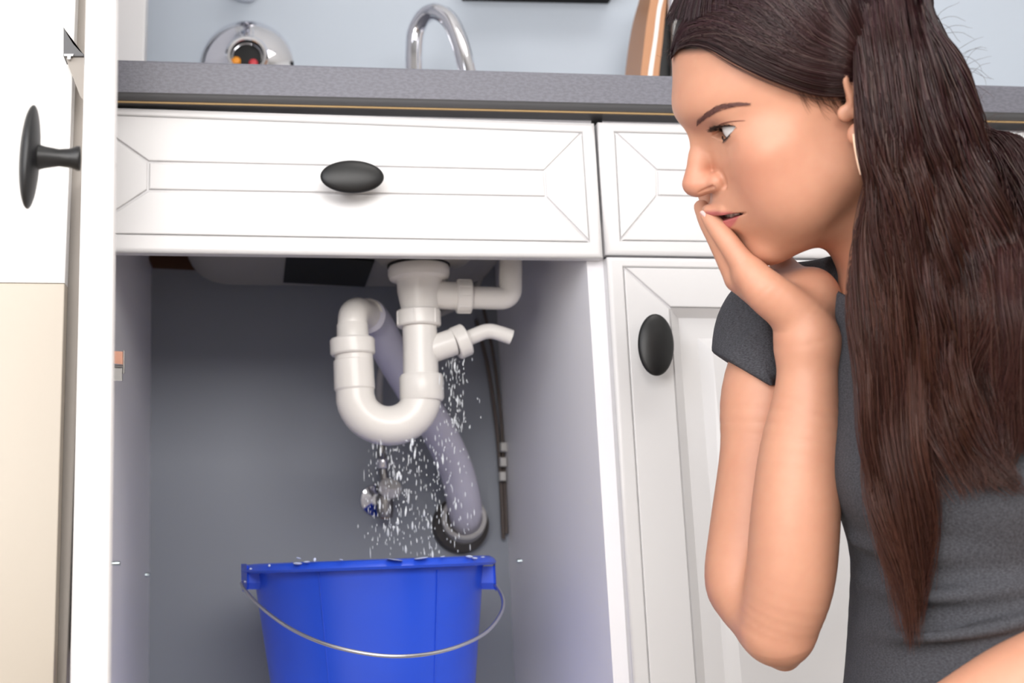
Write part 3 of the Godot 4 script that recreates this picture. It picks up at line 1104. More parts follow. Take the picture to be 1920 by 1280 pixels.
	for i in 600:
		var px: float
		var py: float
		if i < 130:
			px = 852 + rng.randfn(0, 15); py = rng.randf_range(672, 800)
		elif i < 420:
			px = lerpf(690, 830, rng.randf()) + rng.randfn(0, 8); py = rng.randf_range(818, 1040)
		elif i < 520:
			px = 845 + rng.randfn(0, 22); py = rng.randf_range(780, 1036)
		else:
			px = 745 + rng.randfn(0, 26); py = rng.randf_range(830, 1000)
		var big = rng.randf()
		var hl = (2.2 + 6.5 * rng.randf() * rng.randf() + (5.0 if big > 0.93 else 0.0)) * s
		var wd = (0.45 + 0.42 * rng.randf() + (1.4 if big > 0.97 else 0.0)) * s
		list.append(Transform3D(Basis(Vector3(wd, 0, 0), Vector3(0, hl, 0), Vector3(0, 0, wd)).rotated(Vector3(0, 0, 1), rng.randfn(0, 0.05)), at(px, py, z + rng.randfn(0, 0.02))))
	for q in [[773, 828, 3.2, 8.0], [770, 838, 2.0, 8.0], [748, 888, 3.5, 6.0], [745, 980, 3.5, 4.0], [738, 988, 3.0, 3.0], [751, 895, 2.0, 6.0], [762, 826, 2.0, 2.0]]:
		list.append(Transform3D(Basis(Vector3(q[2] * s, 0, 0), Vector3(0, q[3] * s, 0), Vector3(0, 0, q[2] * s)), at(q[0], q[1], z + 0.01)))
	mm.instance_count = list.size()
	for i in list.size(): mm.set_instance_transform(i, list[i])
	var mi = MultiMeshInstance3D.new()
	mi.name = "water_drops"
	mi.multimesh = mm
	add_child(mi)
	tag(mi, "spray of water drops falling from the trap into the bucket", "water", "", "stuff")

func bucket() -> void:
	var st: SurfaceTool
	var zc = -0.2
	var c = at(690, 1058, zc)
	var tilt = -0.030
	var up = Vector3(sin(tilt), cos(tilt), 0)
	up = Vector3(-0.036, 1, 0.0).normalized()
	var R = 235.0 * (1.35 - zc) / FOC
	var b = base("bucket", Vector3(c.x, 0.1, zc), "bright blue plastic bucket with a wire handle catching the drips", "bucket")
	var H = 0.262
	var top = c + up * 0.004
	var bot = top - up * H
	st = new_st()
	var rw = R * 0.905
	var rb = R * 0.70
	lathe(st, [Vector2(0, 0.0), Vector2(rb - 0.004, 0.0), Vector2(rb, 0.004), Vector2(lerpf(rb, rw, 0.5), H * 0.5), Vector2(rw, H - 0.004), Vector2(rw - 0.003, H - 0.001), Vector2(rw - 0.004, H - 0.004), Vector2(rb - 0.002, 0.006), Vector2(0, 0.006)], bot, up, 96)
	put(done(st), "body", M.bucket_blue, b)
	st = new_st()
	lathe(st, [Vector2(rw - 0.003, H - 0.008), Vector2(R - 0.006, H - 0.0095), Vector2(R - 0.002, H - 0.009), Vector2(R, H - 0.006), Vector2(R - 0.003, H - 0.001), Vector2(R - 0.008, H + 0.0015), Vector2(rw - 0.001, H + 0.002), Vector2(rw - 0.004, H - 0.002)], bot, up, 96)
	put(done(st), "rim", M.bucket_blue, b)
	# moulding seam
	for ang in [118.0, 61.0]:
		st = new_st()
		var a = deg_to_rad(ang)
		var d = Vector3(cos(a), 0, sin(a))
		tube(st, [bot + d * (rb + 0.0002) + up * 0.01, bot + d * (rw + 0.0002) + up * (H - 0.01)], 0.0008, 6)
		put(done(st), "seam", M.bucket_blue, b)
	# handle lugs
	for sgn in [-1.0, 1.0]:
		st = new_st()
		var d = Vector3(sgn * cos(0.16), 0, sin(0.16))
		var m = bot + d * (rw + 0.001) + up * (H - 0.020)
		var o = d.cross(up).normalized()
		var f = []
		for q in [[-0.022, 0.014], [0.022, 0.014], [0.022, -0.006], [0.014, -0.014], [-0.014, -0.014], [-0.022, -0.006]]:
			f.append(m + d * 0.012 + o * q[0] * (-1.0) + up * q[1])
		f.reverse()
		board(st, f, d, 0.02, 0.003)
		put(done(st), "handle_lug", M.bucket_blue, b)
	st = new_st()
	var pts = [at(461, 1090, -0.165), at(453, 1093, -0.16), at(460, 1106, -0.13), at(492, 1140, -0.07), at(545, 1178, -0.015), at(610, 1207, 0.02), at(680, 1224, 0.034), at(740, 1230, 0.036), at(800, 1226, 0.026), at(860, 1211, 0.0), at(910, 1186, -0.045), at(938, 1152, -0.09), at(943, 1124, -0.13), at(930, 1098, -0.155), at(911, 1080, -0.17)]
	tube(st, smooth_path(pts, 6), 0.0021, 14)
	put(done(st), "wire_handle", M.bail_wire, b)
	# splashes standing on the rim
	var rng = RandomNumberGenerator.new()
	rng.seed = 9
	st = new_st()
	for q in [[558, 1056, 9, 2.5], [575, 1053, 7, 2.0], [590, 1049, 3, 4], [505, 1060, 2.5, 2.5], [740, 1049, 16, 1.4], [790, 1046, 14, 2.0], [880, 1043, 7, 2.5], [890, 1046, 6, 2], [905, 1044, 4, 1.4], [470, 1066, 3, 2], [560, 1046, 5, 1.5], [640, 1049, 4, 1.2], [830, 1043, 5, 1.3]]:
		var e = bucket_rim(q[0], q[1], c, R)
		var prof = []
		for i in 7:
			var a = -PI / 2 + PI * i / 6.0
			prof.append(Vector2(cos(a) * q[2] * 0.62e-3, sin(a) * q[3] * 0.62e-3))
		lathe(st, prof, e, Vector3(rng.randfn(0, 0.12), 1, 0), 12)
	tag(put(done(st), "splash", M.splash, b), "", "", "", "stuff")

func bucket_rim(px: float, py: float, c: Vector3, R: float) -> Vector3:
	var o = CAM
	var d = ray(px, py)
	# where the ray meets the rim's vertical cylinder, near side
	var ox = o.x - c.x
	var oz = o.z - c.z
	var A = d.x * d.x + d.z * d.z
	var B = ox * d.x + oz * d.z
	var Cc = ox * ox + oz * oz - R * R
	var q = B * B - A * Cc
	if q <= 0.0: q = 0.0
	return o + d * ((-B - sqrt(q)) / A)

# ---------------------------------------------------------------- the woman
# Her frame: origin O on the sight line to her jaw, e1 right, e2 up, e3 towards the camera (millimetres inside the fields).
# Rows of a field: frame (h = head, both sides; c = head, one side; p = picture x, y and millimetres along e3), + or -, shape, numbers.
const HEAD := """
h + ball 0 46 -2 72 80 94 0
h + ball 0 24 56 48 24 45 24
h + ball 0 -28 36 61 78 56 30
h + cap 49 -64 12 14 -102 72 13 13 34
h + ball 0 -103 75 18 14 17 14
h + ball 44 -26 54 23 18 22 20
h + ball 36 -60 50 28 32 30 26
h + ball 0 -65 72 30 26 32 18
h + ball 0 -100 30 30 16 34 20
c + cap 0 4 88 0 -16 97 8 7.5 9
c + cap 0 -16 98 0 -34.5 107 7.5 11 6
h + cap 4 -36.5 105 12 -38.5 95 8 7 5
h + ball 13.5 -38 93 8 7.5 9 1.5
h - chain 0.8 11 -41.6 109 1.2 14.5 -41.2 104 2.0 18.5 -40.4 99 1.5
h - chain 4 19.5 -30 92 0.7 22.3 -36 90.3 1.2 21.5 -43 90 1.0
h - ball 34 -4 102 20 10 17 16
h + ball 32 -2 65.5 17 16.6 16.6 4
h - cap 26 6.5 84 46 4 71 0.8 0.8 2
h + cap 2 -59.2 105.5 16 -62 97 5 4 3
h + cap 16 -62 97 30 -66.4 80.5 4 1.6 3
h + cap 0 -75.2 100 14 -73.2 93 6.4 5 3
h + cap 14 -73.2 93 30 -67.2 80.5 5 1.6 3
h - cap 0 -89 105 14 -87 99 3 3 10
h - slit 0 -66.6 37 2.7 3.2 -0.01 58 1
h - slit 34 -1.2 15 5 6 0.08 56 0.5

c + chain 24 0 -40 -14 52 -4 -100 -22 51 -8 -150 -28 53
p + ball 1690 610 -40 62 45 40 20"""
const EAR := """
h + ball 70.5 -12 -17 5 28 15 3
h + chain 3 73 -14 -5 2.2 74.5 3 -5 2.4 75 12 -12 2.4 75 14 -22 2.4 75 4 -31 2.6 74 -14 -31 2.6 72 -32 -20 3
h + ball 69.5 -38 -2 4.5 8.5 8 4
h - ball 77 -20 -10 5 10 7 3
h + ball 68.5 -20 2 3.5 6 5 6"""
const ARM := """
p + chain 10 1514 640 8 22.8 1513 730 12 24 1500 850 21 30.5 1490 980 29 33.5 1480 1090 31 33 1456 1178 26 30
p + cap 1464 1195 26 1471 1233 20 22 10 10
p + chain 9 1455 620 -76 30 1435 740 -52 36 1424 850 -38 32 1408 990 -25 33 1395 1082 -8 31.5 1404 1118 0 29 1430 1165 10 24
p + chain 12 1514 640 8 22.8 1500 597 12 19 1440 549 20 17 1409 516 20 13
p + cap 1500 592 -4 1390 522 4 18 12.5 12
p + cap 1505 585 -20 1388 512 -14 18 12 12
p + cap 1510 580 -28 1396 502 -32 16 11 10
p + ball 1523 562 -18 22 25 22 16
p + cap 1515 545 -28 1478 515 -52 17 12 12
p + cap 1478 515 -52 1452 468 -66 11 9 4
p + chain 5 1407 512 20 11.5 1382 479 19 9.4 1363 452 18 8.6 1343 425 14 7.7 1326 404 10 5.6
p + chain 2.5 1384 520 5 11 1349 452 2 9 1329 416 -8 8 1315 388 -18 6.2
p + chain 2.5 1384 508 -14 10.5 1352 440 -22 8.8 1334 398 -30 7.6 1322 362 -38 6.2
p + chain 2 1394 500 -32 10 1372 430 -44 8.5 1362 370 -52 7.5 1366 330 -56 6
p + chain 10 2030 1245 90 31 1985 1250 94 30 1900 1290 100 29 1800 1345 110 26
p + chain 10 2075 780 60 38 2070 1000 76 34 2030 1245 90 31"""
const SHIRT_BODY := """
p + ball 1775 760 -20 92 125 80 0
p + ball 1690 890 28 48 50 52 30
p + ball 1870 900 45 55 50 55 30
p + chain 40 1800 850 -30 80 1850 1050 -20 98 1880 1250 -10 112 1890 1400 0 120
p + chain 30 1690 590 -40 52 1600 590 -65 46 1500 600 -80 46
p + chain 20 1640 522 -45 30 1580 538 -62 24 1510 604 -80 34
p + chain 30 1690 590 -40 52 1830 570 10 56 1960 610 45 56
p + chain 20 1960 610 45 56 2010 760 60 52
p - ball 1664 472 -20 47 47 70 6
p + chain 14 1600 1012 30 2 1700 1036 66 4 1830 1030 74 4 1960 1020 70 3
p + chain 14 1618 1090 20 2 1720 1118 74 4 1850 1108 84 4 1960 1090 80 3
p + chain 14 1622 1180 20 2 1720 1195 84 4 1850 1180 96 4 1960 1150 90 3"""
const SLEEVE := """
p + chain 10 1560 590 -76 44 1470 592 -80 44 1435 620 -76 42 1425 690 -64 41 1420 770 -55 42
p + cap 1446 728 -8 1405 640 -30 2.5 5 12
p + cap 1440 742 -14 1378 668 -34 2 5 12
p + cap 1452 700 -20 1430 610 -34 2 5 12
p - plane 1400 700 -60 -0.6 0.8 0.12 1.5"""

var PO: Vector3
var PB: Basis          # columns e1 e2 e3
var HB: Basis          # person -> head
var HO: Vector3
var PO_CAM: Vector3

class Prim:
	var frame := 0     # 0 person, 1 head, 2 head mirrored
	var op := 1
	var type := 0      # 0 ball 1 cap 2 chain 3 plane 4 slit
	var a := Vector3.ZERO
	var b := Vector3.ZERO
	var ra := 0.0
	var rb := 0.0
	var k := 0.0
	var ang := 0.0
	var v: PackedFloat32Array
	var pts: PackedVector3Array
	var rad: PackedFloat32Array
	func ev(q: Vector3) -> float:
		match type:
			0:
				var d := q - a
				if ang != 0.0: d = d.rotated(Vector3(1, 0, 0), -ang)
				var e := d / b
				var k0 := e.length()
				var k1 := (e / b).length() + 1e-9
				return k0 * (k0 - 1.0) / k1
			1:
				var ab := b - a
				var t := clampf((q - a).dot(ab) / ab.length_squared(), 0.0, 1.0)
				return (q - a - ab * t).length() - (ra + (rb - ra) * t)
			2:
				var m := 1e9
				for i in pts.size() - 1:
					var p := pts[i]
					var ab2 := pts[i + 1] - p
					var w := q - p
					var t2 := clampf(w.dot(ab2) / ab2.length_squared(), 0.0, 1.0)
					m = minf(m, (w - ab2 * t2).length() - lerpf(rad[i], rad[i + 1], t2))
				return m
			3:
				return -(q - a).dot(b)
			4:
				var x := q.x - v[0]
				var s := maxf(1.0 - x * x / (v[2] * v[2]), 0.0)
				var yc := v[1] + v[5] * x
				return maxf(maxf(q.y - yc - v[3] * pow(s, 0.8), yc - v[4] * s - q.y), maxf(absf(x) - v[2], v[6] - q.z))
		return 1e9

func fr(px: float, py: float, w: float) -> Vector3:   # picture place and depth (mm) -> her frame (mm)
	var r := ray(px, py)
	var e3 := PB.z
	var t := ((PO - CAM).dot(e3) + w / 1000.0) / r.dot(e3)
	return ((CAM + r * t - PO) * PB) * 1000.0

func to_world(p: Vector3) -> Vector3:
	return PO + PB * (p / 1000.0)

func to_head(p: Vector3) -> Vector3:
	return HB * (p - HO)

func from_head(h: Vector3) -> Vector3:
	return HB.transposed() * h + HO

func field(text: String) -> Array:
	var out := []
	for ln in text.strip_edges().split("\n"):
		var t := ln.strip_edges().split(" ", false)
		if t.size() < 4: continue
		var p := Prim.new()
		p.frame = {"p": 0, "c": 1, "h": 2}[t[0]]
		p.op = 1 if t[1] == "+" else -1
		var n := PackedFloat32Array()
		for i in range(3, t.size()): n.append(float(t[i]))
		var g := func(i: int) -> Vector3: return fr(n[i], n[i + 1], n[i + 2]) if p.frame == 0 else Vector3(n[i], n[i + 1], n[i + 2])
		match t[2]:
			"ball":
				p.type = 0
				p.a = g.call(0); p.b = Vector3(n[3], n[4], n[5]); p.k = n[6]
				if n.size() > 7: p.ang = deg_to_rad(n[7])
			"cap":
				p.type = 1
				p.a = g.call(0); p.b = g.call(3); p.ra = n[6]; p.rb = n[7]; p.k = n[8]
			"chain":
				p.type = 2
				p.k = n[0]
				var c := []
				var i := 1
				while i + 3 < n.size():
					var w: Vector3 = g.call(i)
					c.append(Vector4(w.x, w.y, w.z, n[i + 3]))
					i += 4
				c.insert(0, c[0] * 2 - c[1])
				c.append(c[-1] * 2 - c[-2])
				for j in range(1, c.size() - 2):
					var p0: Vector4 = c[j - 1]; var p1: Vector4 = c[j]; var p2: Vector4 = c[j + 1]; var p3: Vector4 = c[j + 2]
					for s in 5:
						var u := s / 5.0
						var q := 0.5 * ((2 * p1) + (p2 - p0) * u + (2 * p0 - 5 * p1 + 4 * p2 - p3) * u * u + (3 * p1 - p0 - 3 * p2 + p3) * u * u * u)
						p.pts.append(Vector3(q.x, q.y, q.z)); p.rad.append(q.w)
				var e: Vector4 = c[-2]
				p.pts.append(Vector3(e.x, e.y, e.z)); p.rad.append(e.w)
			"plane":
				p.type = 3
				p.a = g.call(0); p.b = Vector3(n[3], -n[4], n[5]).normalized(); p.k = n[6]
			"slit":
				p.type = 4
				p.v = n; p.k = n[7]
		out.append(p)
	return out

# value of groups of prims: each group folded in order, groups joined with a small blend
func val(groups: Array, q: Vector3, join: float) -> float:
	var h := HB * (q - HO)
	var hs := Vector3(absf(h.x), h.y, h.z)
	var res := 1e9
	for g in groups:
		var d := 1e9
		for p: Prim in g:
			var e: float = p.ev(q if p.frame == 0 else (h if p.frame == 1 else hs))
			var k := p.k
			if p.op > 0:
				if k > 0.0:
					var x := maxf(k - absf(d - e), 0.0) / k
					d = minf(d, e) - x * x * k * 0.25
				else: d = minf(d, e)
			else:
				e = -e
				if k > 0.0:
					var x := maxf(k - absf(d - e), 0.0) / k
					d = maxf(d, e) + x * x * k * 0.25
				else: d = maxf(d, e)
		var y := maxf(join - absf(res - d), 0.0) / join
		res = minf(res, d) - y * y * join * 0.25
	return res

# the prims that can matter within r of q
func near_prims(groups: Array, q: Vector3, r: float, join: float) -> Array:
	var h := HB * (q - HO)
	var hs := Vector3(absf(h.x), h.y, h.z)
	var out := []
	for g in groups:
		var es := PackedFloat32Array()
		var best := 1e9
		for p: Prim in g:
			var e := p.ev(q if p.frame == 0 else (h if p.frame == 1 else hs))
			es.append(e)
			if p.op > 0: best = minf(best, e)
		var sel := []
		for i in g.size():
			var p: Prim = g[i]
			if p.op > 0:
				if es[i] - p.k < best + 3.4 * r + join + 2.0: sel.append(p)
			elif es[i] < r * 2.0 + p.k + 4.0: sel.append(p)
		out.append(sel)
	return out

# sparse surface nets, in blocks of NB cells
const NB := 4
var job := {}
func _block(n: int) -> void:
	var jb: Dictionary = job
	var idx: Vector3i = jb.blocks[n]
	var h: float = jb.h
	var lo: Vector3 = jb.lo + Vector3(idx * NB) * h
	var half := NB * h * 0.5
	var cen := lo + Vector3.ONE * half
	var groups := near_prims(jb.parents[n], cen, half * 1.75, jb.join)
	var d0 := val(groups, cen, jb.join)
	if absf(d0) > half * 2.3 + jb.slack: return
	var S := NB + 1
	var vals := PackedFloat32Array()
	vals.resize(S * S * S)
	var pos := 0
	var neg := 0
	var i := 0
	var shared: Dictionary = jb.shared
	var c0 := idx * NB
	for z in S:
		for y in S:
			for x in S:
				var f: float
				if x % NB == 0 or y % NB == 0 or z % NB == 0:
					var kk := _key(c0 + Vector3i(x, y, z))
					if shared.has(kk): f = shared[kk]
					else:
						f = val(groups, lo + Vector3(x, y, z) * h, jb.join)
						shared[kk] = f
				else: f = val(groups, lo + Vector3(x, y, z) * h, jb.join)
				vals[i] = f
				i += 1
				if f < 0.0: neg += 1
				else: pos += 1
	if pos == 0 or neg == 0: return
	var keys := PackedInt64Array()
	var verts := PackedVector3Array()
	var norms := PackedVector3Array()
	var edges := PackedInt64Array()
	var base_i := idx * NB
	for z in NB:
		for y in NB:
			for x in NB:
				var c := Vector3.ZERO
				var m := 0
				var o := (z * S + y) * S + x
				for ax in 3:
					for u in 2:
						for w in 2:
							var oa: int
							var ob: int
							var pa: Vector3
							if ax == 0:
								oa = o + u * S + w * S * S; ob = oa + 1; pa = Vector3(0, u, w)
							elif ax == 1:
								oa = o + u + w * S * S; ob = oa + S; pa = Vector3(u, 0, w)
							else:
								oa = o + u + w * S; ob = oa + S * S; pa = Vector3(u, w, 0)
							var fa := vals[oa]
							var fb := vals[ob]
							if (fa < 0.0) != (fb < 0.0):
								pa[ax] = fa / (fa - fb)
								c += pa
								m += 1
				if m == 0: continue
				var p := lo + (Vector3(x, y, z) + c / m) * h
				var e := h * 0.3
				var t1 := val(groups, p + Vector3(e, -e, -e), jb.join)
				var t2 := val(groups, p + Vector3(-e, -e, e), jb.join)
				var t3 := val(groups, p + Vector3(-e, e, -e), jb.join)
				var t4 := val(groups, p + Vector3(e, e, e), jb.join)
				var g := (Vector3(1, -1, -1) * t1 + Vector3(-1, -1, 1) * t2 + Vector3(-1, 1, -1) * t3 + Vector3(1, 1, 1) * t4) / (4.0 * e)
				var gl := g.length()
				var nn := g / maxf(gl, 1e-6)
				p -= nn * clampf((t1 + t2 + t3 + t4) * 0.25 / maxf(gl, 0.3), -0.5 * h, 0.5 * h)
				keys.append(_key(base_i + Vector3i(x, y, z)))
				verts.append(p)
				norms.append(nn)
				# edges from this corner
				var fo := vals[o]
				if (fo < 0.0) != (vals[o + 1] < 0.0): edges.append_array([_key(base_i + Vector3i(x, y, z)), 0 if fo < 0.0 else 1])
				if (fo < 0.0) != (vals[o + S] < 0.0): edges.append_array([_key(base_i + Vector3i(x, y, z)), 2 if fo < 0.0 else 3])
				if (fo < 0.0) != (vals[o + S * S] < 0.0): edges.append_array([_key(base_i + Vector3i(x, y, z)), 4 if fo < 0.0 else 5])
	jb.out[n] = [keys, verts, norms, edges]

func _key(v: Vector3i) -> int:
	return (v.x << 24) | (v.y << 12) | v.z

func nets(groups: Array, lo: Vector3, hi: Vector3, h: float, join: float) -> Array:
	# coarse pass
	var B := NB * h
	var big := 4
	var blocks := []
	var parents := []
	var nb := Vector3i(((hi - lo) / (B * big)).ceil())
	for z in nb.z:
		for y in nb.y:
			for x in nb.x:
				var half := B * big * 0.5
				var cen := lo + (Vector3(x, y, z) * 2.0 + Vector3.ONE) * half
				var gs := near_prims(groups, cen, half * 1.75, join)
				if absf(val(gs, cen, join)) > half * 2.4 + 8.0: continue
				for k in big * big * big:
					blocks.append(Vector3i(x * big + k % big, y * big + (k / big) % big, z * big + k / (big * big)))
					parents.append(gs)
	var outs := []
	outs.resize(blocks.size())
	job = {"blocks": blocks, "parents": parents, "h": h, "lo": lo, "join": join, "slack": 3.0, "out": outs, "shared": {}}
	for n in blocks.size(): _block(n)
	var at_key := {}
	var V := PackedVector3Array()
	var N := PackedVector3Array()
	for o in outs:
		if o == null: continue
		var ks: PackedInt64Array = o[0]
		for i in ks.size(): at_key[ks[i]] = V.size() + i
		V.append_array(o[1]); N.append_array(o[2])
	var I := PackedInt32Array()
	var DX := 1 << 24
	var DY := 1 << 12
	for o in outs:
		if o == null: continue
		var es: PackedInt64Array = o[3]
		var i := 0
		while i < es.size():
			var k := es[i]
			var ty := es[i + 1]
			i += 2
			var da := DY if ty < 2 else (1 if ty < 4 else DX)
			var db := 1 if ty < 2 else (DX if ty < 4 else DY)
			var a = at_key.get(k)
			var b = at_key.get(k - da)
			var c = at_key.get(k - da - db)
			var d = at_key.get(k - db)
			if a == null or b == null or c == null or d == null: continue
			if ty % 2 == 0: I.append_array([a, c, b, a, d, c])
			else: I.append_array([a, b, c, a, c, d])
	return [V, N, I]

func net_mesh(called: String, nt: Array, m: Material, parent: Node3D, cols := PackedColorArray()) -> MeshInstance3D:
	var o := MeshInstance3D.new()
	o.name = called
	var off := -org(parent)
	var V := PackedVector3Array()
	var N := PackedVector3Array()
	for v in nt[0]: V.append(to_world(v) + off)
	for n in nt[1]: N.append(PB * n)
	var ar := []
	ar.resize(Mesh.ARRAY_MAX)
	ar[Mesh.ARRAY_VERTEX] = V
	ar[Mesh.ARRAY_NORMAL] = N
	ar[Mesh.ARRAY_INDEX] = nt[2]
	if cols: ar[Mesh.ARRAY_COLOR] = cols
	var am := ArrayMesh.new()
	am.add_surface_from_arrays(Mesh.PRIMITIVE_TRIANGLES, ar)
	am.surface_set_material(0, m)
	o.mesh = am
	parent.add_child(o, true)
	return o

func march(groups: Array, px: float, py: float, w0 := 200.0) -> float:   # depth (mm along e3) where the sight line meets the field
	var a := fr(px, py, w0)
	var dir := (fr(px, py, w0 - 100.0) - a).normalized()
	var t := 0.0
	for i in 60:
		var d := val(groups, a + dir * t, 1.0)
		if d < 0.3: return (a + dir * t).z
		t += d * 0.8
		if t > 420.0: break
	return -999.0

var skin_g: Array
var shirt_g: Array
var skull_g: Array

func person() -> void:
	PO = CAM + ray(1500, 500) * 0.97
	var e3 := -ray(1500, 500).normalized()
	var e1 := Vector3.UP.cross(e3).normalized()
	PB = Basis(e1, e3.cross(e1), e3)
	# head pose
	var y := 0.22; var p := 0.305; var r := -0.15
	var Ry := Basis(Vector3(cos(y), 0, -sin(y)), Vector3(0, 1, 0), Vector3(sin(y), 0, cos(y)))
	var Rx := Basis(Vector3(1, 0, 0), Vector3(0, cos(p), sin(p)), Vector3(0, -sin(p), cos(p)))
	var Rz := Basis(Vector3(cos(r), sin(r), 0), Vector3(-sin(r), cos(r), 0), Vector3(0, 0, 1))
	var RH := Ry * Rx * Rz
	# head axes seen from her frame: x_h = e3, y_h = e2, z_h = -e1
	var bs := Basis(Vector3(0, 0, 1), Vector3(0, 1, 0), Vector3(-1, 0, 0))
	HB = (bs * RH).transposed()
	HO = Vector3(17.2, 139.5, 0.0)
	var head := field(HEAD)
	var arm := field(ARM)
	skull_g = [head.duplicate()]
	head.append_array(field(EAR))
	skin_g = [head, arm]
	shirt_g = [field(SHIRT_BODY), field(SLEEVE)]
	var t0 := Time.get_ticks_msec()
	var o := base("person", Vector3(0.42, 0.0, 0.42), "long-haired woman in a grey t-shirt resting her chin on her hand", "person")
	# skin
	var nt := nets([skin_g[0]], Vector3(-140, -120, -150), Vector3(250, 330, 170), 1.65, 1.0)
	var n2 := nets([skin_g[1]], Vector3(-140, -420, -150), Vector3(330, 90, 190), 2.2, 1.0)
	var shift: int = nt[0].size()
	var ix: PackedInt32Array = nt[2]
	for i in n2[2]: ix.append(i + shift)
	nt = [nt[0] + n2[0], nt[1] + n2[1], ix]
	var cols := PackedColorArray()
	for i in nt[0].size(): cols.append(skin_colour(nt[0][i], i < shift))
	net_mesh("body", nt, M.skin, o, cols)
	print("skin ", nt[0].size(), " ", Time.get_ticks_msec() - t0)
	# shirt
	nt = nets(shirt_g, Vector3(-80, -470, -200), Vector3(320, 60, 190), 4.0, 8.0)
	net_mesh("shirt", nt, M.shirt, o)
	print("shirt ", nt[0].size(), " ", Time.get_ticks_msec() - t0)
	face_parts(o)
	hair(o)
	print("person ", Time.get_ticks_msec() - t0)

func soft(d: float, w: float) -> float:   # 1 inside, 0 outside, blended over w
	return clampf(0.5 - d / w, 0.0, 1.0)

const HAIRLINE := [[92.0, 30.0], [70.0, 78.0], [40.0, 74.0]]

func skin_colour(v: Vector3, on_head: bool) -> Color:
	var c := Color(0.585, 0.287, 0.186)
	var h := to_head(v)
	var n := noise.get_noise_3dv(v * 0.08) * 0.05 + noise.get_noise_3dv(v * 0.02) * 0.06
	c = Color(c.r * (1 + n * 0.5), c.g * (1 + n), c.b * (1 + n))
	var ax := absf(h.x)
	if on_head and h.y > -125.0 and h.z > -120.0 and h.z < 130.0:
		# blush on cheek and nose tip
		var bl := exp(-((ax - 46.0) ** 2 / 500.0 + (h.y + 40.0) ** 2 / 500.0 + (h.z - 62.0) ** 2 / 700.0)) * 0.55 + exp(-(h.x ** 2 / 300.0 + (h.y + 34.0) ** 2 / 250.0 + (h.z - 108.0) ** 2 / 350.0)) * 0.4
		c = c.lerp(Color(0.58, 0.21, 0.138), bl)
		# lips
		if h.z > 66.0 and ax < 31.0:
			var k := 1.0 - (ax / 30.0) ** 2
			var mid := -66.8
			var up := mid + 8.6 * pow(maxf(k, 0.0), 0.75) * (1.0 - 0.12 * exp(-ax * ax / 8.0))
			var dn := mid - 13.0 * pow(maxf(k, 0.0), 0.8)
			var d := maxf(h.y - up, dn - h.y)
			if k > 0.0 and d < 1.0: c = c.lerp(Color(0.47, 0.125, 0.125), soft(d, 1.6) * 0.95)
		# lid and socket make-up
		var ex := ax - 34.0
		var ey := h.y - 4.0
		if h.z > 40.0: c = c.lerp(Color(0.50, 0.25, 0.18), 0.55 * exp(-(ex * ex / 200.0 + ey * ey / 45.0)))
		# mouth cavity and eye opening line
		# scalp
		var lim := hairline(h)
		if not (ax > 67.5 and h.y < 17.0 and h.z < 6.0 and h.z > -38.0): c = c.lerp(Color(0.03, 0.017, 0.014), soft(lim, 5.0))
	return c

# signed millimetres: negative where hair grows
func hairline(h: Vector3) -> float:
	var ax := absf(h.x)
	# height of the hairline: high on the forehead, dipping at the temple before the ear
	var line := 69.0 - 0.004 * ax * ax
	if h.z < 62.0: line = lerpf(line, 6.0, clampf((62.0 - h.z) / 55.0, 0.0, 1.0) ** 0.9)
	if h.z < 4.0: line = lerpf(6.0, -60.0, clampf((4.0 - h.z) / 18.0, 0.0, 1.0))
	return line - h.y

func ht(x: float, y: float, z: float) -> Vector3:
	return to_world(from_head(Vector3(x, y, z)))

